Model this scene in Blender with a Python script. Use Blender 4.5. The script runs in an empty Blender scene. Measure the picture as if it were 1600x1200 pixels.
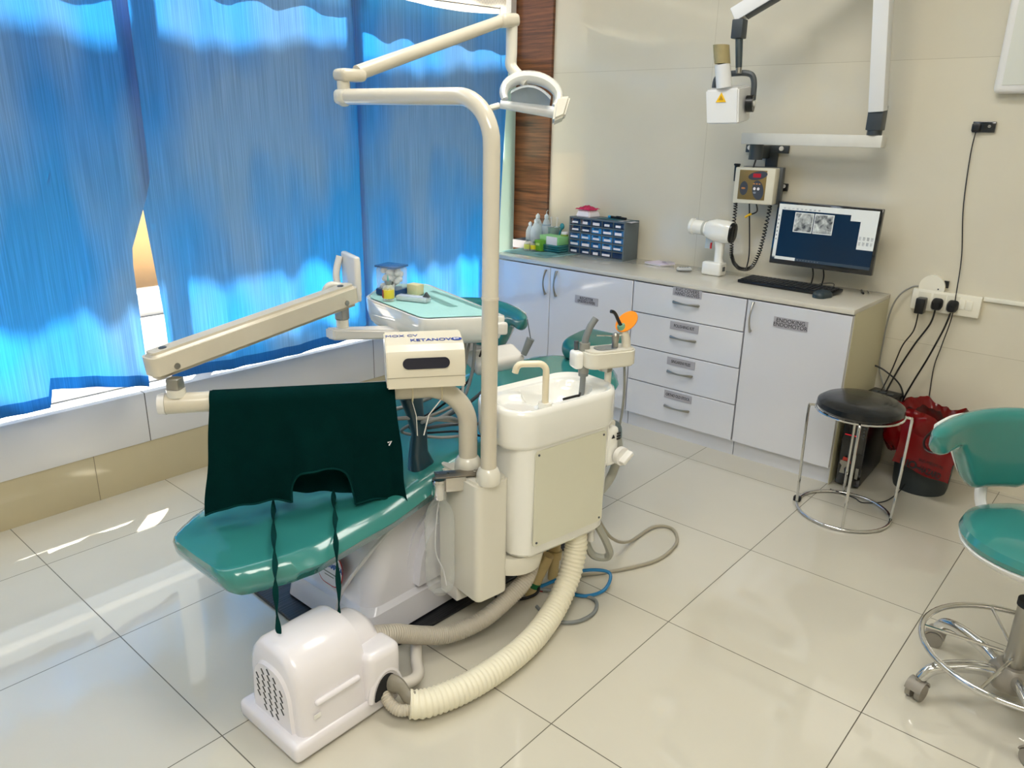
import bpy, bmesh, math, random
from mathutils import Vector, Matrix, Euler
random.seed(7)
COL = bpy.context.scene.collection
R = math.radians
W = {}                      # world matrix of every parent, kept by hand

# ------------------------------------------------------------------ materials
def lin(c):
    return tuple(((v/12.92) if v <= .04045 else ((v+.055)/1.055)**2.4) for v in c)
def rgb(h):
    return lin(tuple(int(h[i:i+2], 16)/255 for i in (0, 2, 4)))
MATS = {}
def mat(name, hexc, rough=.5, metal=0., spec=.5, coat=0., noise=0., nscale=30., bump=0., bscale=80., trans=0., alpha=1., emis=0., emc=None, ior=None, stretch=None, noise2=None):
    if name in MATS: return MATS[name]
    m = bpy.data.materials.new(name); m.use_nodes = True
    nt = m.node_tree; N = nt.nodes; L = nt.links
    p = N['Principled BSDF']
    c = rgb(hexc)
    p.inputs['Base Color'].default_value = (*c, 1)
    p.inputs['Roughness'].default_value = rough
    p.inputs['Metallic'].default_value = metal
    p.inputs['Specular IOR Level'].default_value = spec
    p.inputs['Coat Weight'].default_value = coat
    p.inputs['Coat Roughness'].default_value = .05
    p.inputs['Transmission Weight'].default_value = trans
    p.inputs['Alpha'].default_value = alpha
    if ior: p.inputs['IOR'].default_value = ior
    if emis:
        p.inputs['Emission Color'].default_value = (*rgb(emc or hexc), 1)
        p.inputs['Emission Strength'].default_value = emis
    if noise or bump:
        tc = N.new('ShaderNodeTexCoord'); mp = N.new('ShaderNodeMapping')
        if stretch: mp.inputs['Scale'].default_value = stretch
        L.new(tc.outputs['Object'], mp.inputs['Vector'])
    if noise:
        nz = N.new('ShaderNodeTexNoise'); nz.inputs['Scale'].default_value = nscale; nz.inputs['Detail'].default_value = 4
        L.new(mp.outputs[0], nz.inputs['Vector'])
        mx = N.new('ShaderNodeMix'); mx.data_type = 'RGBA'
        mx.inputs[6].default_value = (*[v*(1-noise) for v in c], 1)
        c2 = rgb(noise2) if noise2 else [min(1, v*(1+noise*.6)) for v in c]
        mx.inputs[7].default_value = (*c2, 1)
        L.new(nz.outputs['Fac'], mx.inputs[0]); L.new(mx.outputs[2], p.inputs['Base Color'])
    if bump:
        nb = N.new('ShaderNodeTexNoise'); nb.inputs['Scale'].default_value = bscale; nb.inputs['Detail'].default_value = 3
        bp = N.new('ShaderNodeBump'); bp.inputs['Strength'].default_value = bump; bp.inputs['Distance'].default_value = .005
        L.new(mp.outputs[0], nb.inputs['Vector']); L.new(nb.outputs['Fac'], bp.inputs['Height']); L.new(bp.outputs[0], p.inputs['Normal'])
    MATS[name] = m
    return m

def tile_mat(name, hexc, hexg, ax, ay, x0, y0, sx, sy, w, rough, noise=.06, spec=.5, bumpy=.0):
    """polished tile with thin joints, laid out in object coordinates"""
    m = bpy.data.materials.new(name); m.use_nodes = True
    nt = m.node_tree; N = nt.nodes; L = nt.links; p = N['Principled BSDF']
    tc = N.new('ShaderNodeTexCoord'); sep = N.new('ShaderNodeSeparateXYZ'); L.new(tc.outputs['Object'], sep.inputs[0])
    def M(op, a, b=None, c=None):
        n = N.new('ShaderNodeMath'); n.operation = op
        for i, v in enumerate((a, b, c)):
            if v is None: continue
            if isinstance(v, (int, float)): n.inputs[i].default_value = v
            else: L.new(v, n.inputs[i])
        return n.outputs[0]
    def edge(axis, o, s):
        f = M('FRACT', M('DIVIDE', M('SUBTRACT', sep.outputs[axis], o), s))
        d = M('MULTIPLY', M('MINIMUM', f, M('SUBTRACT', 1., f)), s)
        return M('LESS_THAN', d, w*.5), M('FLOOR', M('DIVIDE', M('SUBTRACT', sep.outputs[axis], o), s))
    e1, i1 = edge(ax, x0, sx); e2, i2 = edge(ay, y0, sy)
    e = M('MAXIMUM', e1, e2)
    nz = N.new('ShaderNodeTexNoise'); nz.inputs['Scale'].default_value = 2.2; nz.inputs['Detail'].default_value = 6; nz.inputs['Roughness'].default_value = .6
    L.new(tc.outputs['Object'], nz.inputs['Vector'])
    c = rgb(hexc)
    mx = N.new('ShaderNodeMix'); mx.data_type = 'RGBA'
    mx.inputs[6].default_value = (*[v*(1-noise*1.6) for v in c], 1); mx.inputs[7].default_value = (*[v*(1+noise) for v in c], 1)
    L.new(nz.outputs['Fac'], mx.inputs[0])
    wn = N.new('ShaderNodeTexWhiteNoise'); wn.noise_dimensions = '2D'
    cb = N.new('ShaderNodeCombineXYZ'); L.new(i1, cb.inputs[0]); L.new(i2, cb.inputs[1]); L.new(cb.outputs[0], wn.inputs['Vector'])
    br = N.new('ShaderNodeHueSaturation'); L.new(mx.outputs[2], br.inputs['Color'])
    L.new(M('ADD', M('MULTIPLY', wn.outputs['Value'], .05), .975), br.inputs['Value'])
    m2 = N.new('ShaderNodeMix'); m2.data_type = 'RGBA'; m2.inputs[7].default_value = (*rgb(hexg), 1)
    L.new(br.outputs[0], m2.inputs[6]); L.new(e, m2.inputs[0]); L.new(m2.outputs[2], p.inputs['Base Color'])
    L.new(M('ADD', M('MULTIPLY', e, .5), rough), p.inputs['Roughness'])
    p.inputs['Specular IOR Level'].default_value = spec
    return m

def curtain_mat(name, base, trn, tw=.5, stripes=True):
    m = bpy.data.materials.new(name); m.use_nodes = True
    nt = m.node_tree; N = nt.nodes; L = nt.links
    for n in list(N):
        if n.type != 'OUTPUT_MATERIAL': N.remove(n)
    out = [n for n in N if n.type == 'OUTPUT_MATERIAL'][0]
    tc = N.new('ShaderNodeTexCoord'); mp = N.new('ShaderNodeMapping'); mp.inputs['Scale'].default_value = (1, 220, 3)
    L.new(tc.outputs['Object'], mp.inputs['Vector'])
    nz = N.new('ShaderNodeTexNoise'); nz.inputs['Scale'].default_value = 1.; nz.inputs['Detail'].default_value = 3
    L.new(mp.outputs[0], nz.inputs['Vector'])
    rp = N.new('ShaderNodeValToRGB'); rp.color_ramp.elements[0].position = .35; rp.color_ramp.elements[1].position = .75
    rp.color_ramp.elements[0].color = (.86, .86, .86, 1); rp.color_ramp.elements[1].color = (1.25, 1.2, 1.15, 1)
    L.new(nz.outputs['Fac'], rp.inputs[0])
    def tint(c):
        x = N.new('ShaderNodeMix'); x.data_type = 'RGBA'; x.blend_type = 'MULTIPLY'; x.inputs[0].default_value = 1
        x.inputs[6].default_value = (*rgb(c), 1); L.new(rp.outputs[0], x.inputs[7]); return x.outputs[2]
    d = N.new('ShaderNodeBsdfDiffuse'); t = N.new('ShaderNodeBsdfTranslucent'); mx = N.new('ShaderNodeMixShader')
    L.new(tint(base), d.inputs[0]); L.new(tint(trn), t.inputs[0])
    mp2 = N.new('ShaderNodeMapping'); mp2.inputs['Scale'].default_value = (1, 3.4, 1.5); L.new(tc.outputs['Object'], mp2.inputs['Vector'])
    n2 = N.new('ShaderNodeTexNoise'); n2.inputs['Scale'].default_value = .9; n2.inputs['Detail'].default_value = 1.5; L.new(mp2.outputs[0], n2.inputs['Vector'])  # patchy translucency stands in for soft light and shade from outside
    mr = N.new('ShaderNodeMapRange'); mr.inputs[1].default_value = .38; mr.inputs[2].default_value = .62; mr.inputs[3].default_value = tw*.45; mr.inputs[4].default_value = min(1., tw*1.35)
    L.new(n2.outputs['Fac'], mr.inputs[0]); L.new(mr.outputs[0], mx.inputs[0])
    L.new(d.outputs[0], mx.inputs[1]); L.new(t.outputs[0], mx.inputs[2])
    L.new(mx.outputs[0], out.inputs[0])
    MATS[name] = m; return m

def sheer_mat(name, hexc, hole=.35):
    m = bpy.data.materials.new(name); m.use_nodes = True
    nt = m.node_tree; N = nt.nodes; L = nt.links
    for n in list(N):
        if n.type != 'OUTPUT_MATERIAL': N.remove(n)
    out = [n for n in N if n.type == 'OUTPUT_MATERIAL'][0]
    d = N.new('ShaderNodeBsdfDiffuse'); t = N.new('ShaderNodeBsdfTranslucent'); tr = N.new('ShaderNodeBsdfTransparent')
    d.inputs[0].default_value = (*rgb(hexc), 1); t.inputs[0].default_value = (*rgb(hexc), 1)
    a = N.new('ShaderNodeMixShader'); b = N.new('ShaderNodeMixShader'); a.inputs[0].default_value = .55
    tc = N.new('ShaderNodeTexCoord'); ck = N.new('ShaderNodeTexChecker'); ck.inputs['Scale'].default_value = 90
    L.new(tc.outputs['Object'], ck.inputs['Vector'])
    mm = N.new('ShaderNodeMath'); mm.operation = 'MULTIPLY'; mm.inputs[1].default_value = hole; L.new(ck.outputs['Fac'], mm.inputs[0])
    L.new(d.outputs[0], a.inputs[1]); L.new(t.outputs[0], a.inputs[2])
    L.new(mm.outputs[0], b.inputs[0]); L.new(a.outputs[0], b.inputs[1]); L.new(tr.outputs[0], b.inputs[2])
    L.new(b.outputs[0], out.inputs[0]); MATS[name] = m; return m

def clear_mat(name, hexc='FFFFFF', op=.12, rough=.03):
    """thin clear plastic or glass: mostly see-through, glossy skin"""
    m = bpy.data.materials.new(name); m.use_nodes = True
    nt = m.node_tree; N = nt.nodes; L = nt.links
    p = N['Principled BSDF']; out = [n for n in N if n.type == 'OUTPUT_MATERIAL'][0]
    p.inputs['Base Color'].default_value = (*rgb(hexc), 1); p.inputs['Roughness'].default_value = rough
    p.inputs['Specular IOR Level'].default_value = .8
    tr = N.new('ShaderNodeBsdfTransparent'); fr = N.new('ShaderNodeLayerWeight'); fr.inputs['Blend'].default_value = .25
    ad = N.new('ShaderNodeMath'); ad.operation = 'MULTIPLY_ADD'; ad.inputs[1].default_value = .6; ad.inputs[2].default_value = op; ad.use_clamp = True
    L.new(fr.outputs['Facing'], ad.inputs[0])
    mx = N.new('ShaderNodeMixShader'); L.new(ad.outputs[0], mx.inputs[0]); L.new(tr.outputs[0], mx.inputs[1]); L.new(p.outputs[0], mx.inputs[2])
    L.new(mx.outputs[0], out.inputs[0]); MATS[name] = m; return m

def wood_mat(name):
    m = bpy.data.materials.new(name); m.use_nodes = True
    nt = m.node_tree; N = nt.nodes; L = nt.links; p = N['Principled BSDF']
    tc = N.new('ShaderNodeTexCoord'); mp = N.new('ShaderNodeMapping'); mp.inputs['Scale'].default_value = (1.2, 1.2, 26)
    L.new(tc.outputs['Object'], mp.inputs['Vector'])
    nz = N.new('ShaderNodeTexNoise'); nz.inputs['Scale'].default_value = 2.2; nz.inputs['Detail'].default_value = 7; nz.inputs['Roughness'].default_value = .65
    L.new(mp.outputs[0], nz.inputs['Vector'])
    rp = N.new('ShaderNodeValToRGB'); e = rp.color_ramp.elements
    e[0].position = .3; e[0].color = (*rgb('2A130C'), 1); e[1].position = .72; e[1].color = (*rgb('8A5632'), 1)
    L.new(nz.outputs['Fac'], rp.inputs[0]); L.new(rp.outputs[0], p.inputs['Base Color']); p.inputs['Roughness'].default_value = .28
    MATS[name] = m; return m

def weave_mat(name, hexc):
    return mat(name, hexc, rough=.95, spec=.15, noise=.25, nscale=60, bump=.25, bscale=300)

# ------------------------------------------------------------------ mesh building
def rotz(a): return Matrix.Rotation(a, 4, 'Z')
def frame(o, x, y=None, z=None):
    x = Vector(x).normalized()
    if y is not None:
        y = Vector(y); y = (y - x*y.dot(x)).normalized(); z = x.cross(y)
    else:
        z = Vector(z); z = (z - x*z.dot(x)).normalized(); y = z.cross(x)
    m = Matrix.Identity(4)
    for i in range(3): m[i][0] = x[i]; m[i][1] = y[i]; m[i][2] = z[i]; m[i][3] = o[i]
    return m
def smooth_path(pts, k=8, closed=False):
    P = [Vector(p) for p in pts]; n = len(P); out = []
    rng = range(n if closed else n-1)
    for i in rng:
        if closed: a, b, c, d = P[(i-1) % n], P[i], P[(i+1) % n], P[(i+2) % n]
        else: a, b, c, d = P[max(i-1, 0)], P[i], P[i+1], P[min(i+2, n-1)]
        for j in range(k):
            t = j/k
            out.append(.5*((2*b) + (c-a)*t + (2*a-5*b+4*c-d)*t*t + (3*b-a-3*c+d)*t**3))
    if not closed: out.append(P[-1])
    return out
def rrect(w, d, r, n=6, cx=0, cy=0):
    if not isinstance(r, (tuple, list)): r = (r,)*4
    pts = []
    for (sx, sy, a0), rr in zip(((1, 1, 0), (-1, 1, 90), (-1, -1, 180), (1, -1, 270)), r):
        for i in range(n+1):
            a = R(a0 + 90*i/n)
            pts.append((cx + sx*(w/2-rr) + rr*math.cos(a), cy + sy*(d/2-rr) + rr*math.sin(a)))
    return pts

class B:
    def __init__(self, M=None):
        self.bm = bmesh.new(); self.M = M or Matrix.Identity(4); self.mi = 0
    def _merge(self, b2, M=None):
        T = self.M @ (M or Matrix.Identity(4))
        for f in b2.faces: f.material_index = self.mi
        me = bpy.data.meshes.new('tmp'); b2.to_mesh(me); b2.free(); me.transform(T)
        if T.determinant() < 0: me.flip_normals()
        self.bm.from_mesh(me); bpy.data.meshes.remove(me)
        return self
    def box(self, c, s, rot=None, bev=0., seg=2):
        b = bmesh.new(); bmesh.ops.create_cube(b, size=1.)
        for v in b.verts: v.co = Vector((v.co.x*s[0], v.co.y*s[1], v.co.z*s[2]))
        if bev: bmesh.ops.bevel(b, geom=b.edges[:], offset=min(bev, min(s)*.49), segments=seg, affect='EDGES', profile=.5)
        M = Matrix.Translation(c) @ (rot if rot is not None else Matrix.Identity(4))
        return self._merge(b, M)
    def hexa(self, p, bev=0., seg=2):
        """eight corners: bottom ring of four then top ring of four"""
        b = bmesh.new(); v = [b.verts.new(q) for q in p]
        for f in ((3, 2, 1, 0), (4, 5, 6, 7), (0, 1, 5, 4), (1, 2, 6, 5), (2, 3, 7, 6), (3, 0, 4, 7)): b.faces.new([v[i] for i in f])
        bmesh.ops.recalc_face_normals(b, faces=b.faces[:])
        if bev: bmesh.ops.bevel(b, geom=b.edges[:], offset=bev, segments=seg, affect='EDGES')
        return self._merge(b)
    def loft(self, rings, cap=True, closed=True, M=None):
        b = bmesh.new(); vs = [[b.verts.new(p) for p in r] for r in rings]
        n = len(rings[0])
        for i in range(len(vs)-1):
            for j in range(n if closed else n-1):
                k = (j+1) % n
                b.faces.new((vs[i][j], vs[i][k], vs[i+1][k], vs[i+1][j]))
        if cap and closed:
            b.faces.new(vs[0][::-1]); b.faces.new(vs[-1])
        bmesh.ops.recalc_face_normals(b, faces=b.faces[:]) if cap and closed else None
        return self._merge(b, M)
    def prism(self, poly, h0, h1, M=None, bev=0., seg=2):
        b = bmesh.new()
        lo = [b.verts.new((x, y, h0)) for x, y in poly]; hi = [b.verts.new((x, y, h1)) for x, y in poly]
        n = len(poly)
        b.faces.new(lo[::-1]); b.faces.new(hi)
        for i in range(n): b.faces.new((lo[i], lo[(i+1) % n], hi[(i+1) % n], hi[i]))
        bmesh.ops.recalc_face_normals(b, faces=b.faces[:])
        if bev:
            es = [e for e in b.edges if abs(e.verts[0].co.z-e.verts[1].co.z) < 1e-7]
            bmesh.ops.bevel(b, geom=es, offset=bev, segments=seg, affect='EDGES')
        return self._merge(b, M)
    def tube(self, pts, r, n=12, closed=False, cap=True, flat=None, twist=0.):
        P = [Vector(p) for p in pts]; N_ = len(P); rings = []
        t0 = (P[1]-P[0]).normalized()
        up = Vector((0, 0, 1)) if abs(t0.z) < .9 else Vector((1, 0, 0))
        x = (up - t0*up.dot(t0)).normalized()
        for i in range(N_):
            if closed: t = (P[(i+1) % N_]-P[i-1]).normalized()
            else: t = (P[min(i+1, N_-1)]-P[max(i-1, 0)]).normalized()
            x = (x - t*x.dot(t)).normalized(); y = t.cross(x)
            rr = r(i/(N_-1)) if callable(r) else (r[i] if isinstance(r, (list, tuple)) else r)
            ring = []
            for j in range(n):
                a = 2*math.pi*j/n + twist*i
                ra = rr; rb = rr*(flat or 1.)
                if twist: 
                    u = math.cos(2*math.pi*j/n)*ra; v = math.sin(2*math.pi*j/n)*rb
                    c_, s_ = math.cos(twist*i), math.sin(twist*i)
                    ring.append(P[i] + x*(u*c_-v*s_) + y*(u*s_+v*c_))
                else: ring.append(P[i] + x*math.cos(a)*ra + y*math.sin(a)*rb)
            rings.append(ring)
        if closed: rings.append(rings[0])
        return self.loft(rings, cap=cap and not closed)
    def cyl(self, p0, p1, r0, r1=None, n=20):
        p0 = Vector(p0); p1 = Vector(p1); r1 = r0 if r1 is None else r1
        t = (p1-p0).normalized(); up = Vector((0, 0, 1)) if abs(t.z) < .9 else Vector((1, 0, 0))
        x = (up-t*up.dot(t)).normalized(); y = t.cross(x)
        ring = lambda p, r: [p + x*math.cos(2*math.pi*j/n)*r + y*math.sin(2*math.pi*j/n)*r for j in range(n)]
        return self.loft([ring(p0, r0), ring(p1, r1)])
    def lathe(self, prof, M=None, n=24):
        rings = [[(max(r, 1e-4)*math.cos(2*math.pi*j/n), max(r, 1e-4)*math.sin(2*math.pi*j/n), z) for j in range(n)] for r, z in prof]
        return self.loft(rings, cap=True, M=M)
    def ball(self, c, r, s=(1, 1, 1), rot=None, n=14):
        b = bmesh.new(); bmesh.ops.create_uvsphere(b, u_segments=n, v_segments=max(6, n*2//3), radius=r)
        M = Matrix.Translation(c) @ (rot or Matrix.Identity(4)) @ Matrix.Diagonal((*s, 1))
        return self._merge(b, M)
    def sheet(self, fn, nu, nv, th=0.):
        b = bmesh.new(); vs = [[b.verts.new(fn(i/nu, j/nv)) for j in range(nv+1)] for i in range(nu+1)]
        for i in range(nu):
            for j in range(nv): b.faces.new((vs[i][j], vs[i+1][j], vs[i+1][j+1], vs[i][j+1]))
        if th: bmesh.ops.solidify(b, geom=b.faces[:], thickness=th)
        return self._merge(b)
    def text(self, s, size, M, ext=.0003, align='CENTER', sx=1., bold=0.):
        cu = bpy.data.curves.new('t', 'FONT'); cu.body = s; cu.size = size; cu.extrude = ext; cu.align_x = align; cu.align_y = 'CENTER'
        cu.offset = bold; cu.space_line = .85
        o = bpy.data.objects.new('t', cu); me = bpy.data.meshes.new_from_object(o)
        me.transform(self.M @ M @ Matrix.Diagonal((sx, 1, 1, 1)))
        for p in me.polygons: p.material_index = self.mi
        self.bm.from_mesh(me)
        bpy.data.objects.remove(o); bpy.data.curves.remove(cu); bpy.data.meshes.remove(me)
        return self
    def build(self, name, mats, parent=None, label=None, cat=None, group=None, kind=None, ang=38, flat=False):
        if not isinstance(mats, (list, tuple)): mats = [mats]
        bm = self.bm
        for f in bm.faces: f.smooth = not flat
        th = R(ang)
        for e in bm.edges:
            if len(e.link_faces) == 2 and e.calc_face_angle(0) > th: e.smooth = False
        me = bpy.data.meshes.new(name); bm.to_mesh(me); bm.free()
        for m in mats: me.materials.append(m)
        o = bpy.data.objects.new(name, me); COL.objects.link(o)
        if parent is not None:
            o.parent = parent; me.transform(W[parent.name].inverted()); W[o.name] = W[parent.name]
        else:
            xs = [v.co for v in me.vertices]
            lo = [min(v[i] for v in xs) for i in range(3)]; hi = [max(v[i] for v in xs) for i in range(3)]
            c = Vector(((lo[0]+hi[0])/2, (lo[1]+hi[1])/2, lo[2])) if kind != 'structure' else Vector((0, 0, 0))
            T = Matrix.Translation(c); me.transform(T.inverted()); o.location = c; W[o.name] = T
        tag(o, label, cat, group, kind)
        return o
def tag(o, label=None, cat=None, group=None, kind=None):
    if label: o['label'] = label
    if cat: o['category'] = cat
    if group: o['group'] = group
    if kind: o['kind'] = kind
def thing(name, label, cat, loc=(0, 0, 0), rz=0., group=None):
    o = bpy.data.objects.new(name, None); COL.objects.link(o)
    o.location = loc; o.rotation_euler = (0, 0, rz); o.empty_display_size = .05
    W[o.name] = Matrix.Translation(loc) @ rotz(rz)
    tag(o, label, cat, group); return o
def dup(root, loc, rz=None, label=None):
    r = root.copy(); COL.objects.link(r); r.location = loc
    if rz is not None: r.rotation_euler = (0, 0, rz)
    if label: r['label'] = label
    W[r.name] = Matrix.Translation(loc) @ rotz(r.rotation_euler[2])
    for ch in list(root.children):
        c = ch.copy(); COL.objects.link(c); c.parent = r
        for g in list(ch.children):
            d = g.copy(); COL.objects.link(d); d.parent = c
    return r
FRONT = lambda x, y, z: frame((x, y, z), (1, 0, 0), z=(0, -1, 0))       # text plane that faces the camera side (-Y)

# ------------------------------------------------------------------ palette
white = mat('white_enamel', 'E4E0DA', .22, coat=.3)
cream = mat('cream_enamel', 'DEDACD', .2, coat=.35, noise=.04, nscale=6)
creamd = mat('aged_cream_enamel', 'D3CBB9', .25, coat=.2, noise=.1, nscale=9)
plastic = mat('white_plastic', 'E8E6E2', .3)
ceramic = mat('white_ceramic', 'EFEEE8', .06, coat=.8)
laminate = mat('white_laminate', 'D9DAE0', .12, spec=.8, coat=.9, noise=.02, nscale=4)
laminate_side = mat('beige_laminate', 'CBC5A6', .4)
steel = mat('brushed_steel', 'C9C5BE', .28, 1., noise=.08, nscale=40)
chrome = mat('chrome', 'D8D8D8', .08, 1.)
satin = mat('satin_nickel', 'A7A49C', .3, .9)
greyp = mat('grey_plastic', '7C8080', .5)
greyd = mat('dark_grey_plastic', '474D52', .45)
hosegrey = mat('grey_rubber', '8C8C86', .5)
black = mat('black_plastic', '0E1014', .32)
blackm = mat('black_rubber', '15161A', .7)
blackv = mat('black_vinyl', '070D14', .25, coat=.15, bump=.25, bscale=22)
darkline = mat('joint_shadow', '4B4A4A', .8)
teal = mat('teal_vinyl', '33827D', .22, coat=.6, noise=.05, nscale=3)
teald = mat('dark_teal_vinyl', '1A655E', .3, coat=.4)
cloth = mat('green_surgical_cotton', '053635', .95, spec=.08, noise=.3, nscale=14, bump=.35, bscale=420)
paper_t = mat('turquoise_crepe_paper', 'B4DEDE', .85, noise=.05, nscale=20, bump=.1, bscale=200)
paper_w = mat('white_paper', 'EDEAF0', .8)
ink = mat('black_ink', '15151A', .6)
inkblue = mat('blue_ink', '1B3F9C', .5)
yellow = mat('yellow_vinyl', 'F2C010', .45)
orange = mat('orange_acrylic', 'F08A12', .2)
clearp = clear_mat('clear_plastic', 'F4F8FA', .10)
clearw = clear_mat('frosted_plastic', 'D5E4EE', .55, .35)
clearb = clear_mat('blue_tinted_plastic', '3E79B8', .45, .1)
glassp = clear_mat('window_glass', 'FFFFFF', .03, .01); [n for n in glassp.node_tree.nodes if n.type == 'MATH'][0].inputs[1].default_value = .12

# ------------------------------------------------------------------ the room
XW, YB, XR, YF, ZC = -3.125, 3.74, 2.2, -3.2, 3.1
def struct(name, b, m, parent=None, **k):
    return b.build(name, m, parent, kind='structure', **k)
floor_m = tile_mat('polished_floor_tile', 'CDC8B9', '5A5546', 0, 1, -2.759, .716, .5935, .5985, .0030, .035, .045, .8)
struct('floor', B().box(((XW+XR)/2-.15, (YB+YF)/2, -.05), (XR-XW+.5, YB-YF+.3, .1)), floor_m)
wall_m = tile_mat('polished_wall_tile', 'D6D0BE', 'B3AB95', 0, 2, -1.965, .595, 2.38, 1.19, .0018, .07, .05, .5)
struct('wall_back', B().box(((-2.975+XR+.1)/2, YB+.06, ZC/2), (XR+.1+2.975, .12, ZC)), wall_m)
plain_m = mat('cream_paint', 'DCD6C4', .7)
struct('wall_right', B().box((XR+.06, (YB+YF)/2, ZC/2), (.12, YB-YF+.2, ZC)), plain_m)
struct('wall_front', B().box(((XW+XR)/2, YF-.06, ZC/2), (XR-XW+.4, .12, ZC)), plain_m)
struct('ceiling', B().box(((XW+XR)/2+.01, (YB+YF)/2, ZC+.05), (XR-XW+.3, YB-YF+.4, .1)), mat('ceiling_paint', 'E6E2D8', .8))
struct('trim_1', B().box(((-3.33-2.978)/2, YB+.03, ZC/2), (.352, .08, ZC)).box((-2.974, YB+.005, ZC/2), (.012, .05, ZC)), [wood_mat('walnut_laminate')])
# window wall: tiled plinth, white boarded panel, deep sill, opening above
tile_l = tile_mat('plinth_tile', 'BDB191', '7E745C', 1, 2, 1.045, -.01, 1.19, .9, .003, .12, .08, .5)
struct('baseboard_left', B().box((XW-.12, (YB+YF)/2, .098), (.24, YB-YF+.1, .196)), tile_l)
pan_m = tile_mat('sill_board', 'D4D3D2', '55524D', 1, 2, 1.275, .1, 1.203, 3., .004, .25, .01, .4)
struct('wall_left', B().box((XW-.115, (YB+YF)/2, .303), (.24, YB-YF+.1, .214), bev=.003)
       .box((XW-.02, (YB+YF)/2, (3.02+ZC)/2), (.06, YB-YF+.1, ZC-3.02)), pan_m)
wf = B(); 
ys = [YF+.03, -1.95, -.75, .45, 1.65, 2.6, YB-.04]
for y in ys: wf.box((-3.27, y, 1.70), (.05, .045, 2.58))
for z in (.435, 2.98): wf.box((-3.27, (YB+YF)/2, z), (.05, YB-YF, .045))
struct('window_1', wf, mat('white_window_frame', 'E6E6E2', .4))
gl = B()
for a, b_ in zip(ys[:-1], ys[1:]): gl.box((-3.27, (a+b_)/2, 1.70), (.004, b_-a-.045, 2.5))
struct('window_2', gl, glassp)
frost = sheer_mat('pale_green_frosted_film', 'E2F4EE', .0)
struct('window_3', B().box((-3.235, 3.55, 1.30), (.004, .34, 1.16)), frost)
# outside: sunlit terrace and an orange rendered building
struct('terrace_floor', B().box((-5.7, .5, -.12), (4.7, 14, .1)), mat('sunlit_terrace', '757472', .9))
struct('added_terrace_kerb', B().box((-6.58, .5, .02), (.26, 14, .2), bev=.01), mat('white_kerb', 'E8E6E0', .9))  # added kerb, its sunlit top hides the building's shadow on the terrace
ex = B().box((-7.4, .5, .95), (.3, 16, 2.1)).box((-7.4, .5, 2.0), (.36, 16, .08))
struct('exterior_wall', ex, mat('orange_render', 'F4C486', .9, noise=.1, nscale=2))
# scalloped awning that shades the middle of the glass
aw = B()
def scal(y): 
    p = .262; f = ((y-1.83) / p) % 1.
    return .135*math.sqrt(max(0., 1-(2*f-1)**2*.92))
NA = 420
def awn(u, v):
    y = -3.4 + u*8.2
    zb = 2.275 + .36*scal(y)
    zt = 3.36+.03*math.sin(y*2.1)+.02*math.sin(y*5.3)
    return (-3.46-.02*v, y, zb + (zt-zb)*v)
aw.sheet(awn, NA, 2, .004)
blind = mat('awning_canvas', '8C939C', .9)
struct('exterior_awning', aw, blind)
struct('exterior_sun_blocker', B().box((-3.42, .3, 1.60), (.02, 8., .56)), blind)  # unseen board added to stop sun passing below the curtain hems

# ------------------------------------------------------------------ curtains
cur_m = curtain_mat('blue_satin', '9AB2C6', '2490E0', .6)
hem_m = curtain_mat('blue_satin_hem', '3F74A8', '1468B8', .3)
def fold(y, z, amp, seed):
    a = 0
    for k, (f, w) in enumerate(((5.1, 1.), (8.7, .6), (14.3, .35), (31., .12))):
        a += w*math.sin(y*f*2*math.pi/1.6 + seed*1.7 + k*2.1 + .35*math.sin(z*1.3+k))
    s = math.sin(y*9.3+seed)
    return amp*a*.5 + .007*max(0, s)**6
def curtain(name, y0, y1, top, bot, seed, label, edge0=lambda z: 0, edge1=lambda z: 0, amp=.011, x=-3.0):
    t = thing(name, label, 'curtain', (x, (y0+y1)/2, bot((y0+y1)/2)), group='blue curtains along the window wall')
    nu = int((y1-y0)*60); hem = .045
    def P(u, v, hemside=False):
        yy = y0+(y1-y0)*u
        zb = bot(yy); zt = top(yy)
        z = (zb + hem + (zt-zb-hem)*v) if not hemside else (zb + hem*v)
        y = yy + edge0(z)*(1-u)**6 + edge1(z)*u**6
        return (x + fold(yy, z, amp*(1.15-.85*(z-.45)/1.6), seed), y, z)
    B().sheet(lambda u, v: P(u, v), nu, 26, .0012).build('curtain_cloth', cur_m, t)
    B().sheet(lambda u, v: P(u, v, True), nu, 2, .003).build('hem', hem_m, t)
    return t
topz = lambda y: 2.06 + .012*math.sin(y*7)
curtain('curtain', -.35, 1.355, lambda y: 2.16, lambda y: (.478-.03*(.9-y)*.2 if y < .915 else .545-.165*(y-.915)), 1.3,
        'long blue curtain left of the narrow bright gap, nearest the camera', edge1=lambda z: -.105*min(1, max(0, (1.26-z)/.25)))
curtain('curtain', 1.32, 2.37, lambda y: 2.12-.09*max(0, (y-1.9)), lambda y: .478-.02*math.sin((y-1.3)*3), 4.1,
        'blue curtain between the bright gap and the thin dark seam behind the lamp arm', edge0=lambda z: .035*min(1, max(0, (1.24-z)/.5)), x=-3.022)
curtain('curtain', 2.345, 3.36, lambda y: 2.03+.035*((y-2.9)/.5)**2, lambda y: .462, 7.7,
        'blue curtain beside the walnut column, its top edge sagging', edge1=lambda z: -.03*math.sin(z*2.2))
curtain('curtain', -1.72, -.36, lambda y: 2.1, lambda y: .48, 2.2, 'blue curtain on the window wall reflected in the tiles')
curtain('curtain', -3.1, -1.86, lambda y: 2.1, lambda y: .48, 5.2, 'blue curtain at the near end of the window wall')
sh = B(); sh.sheet(lambda u, v: (-3.035+.003*math.sin(u*150), -3.1+6.5*u, 1.98+.9*v), 700, 4)
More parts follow.
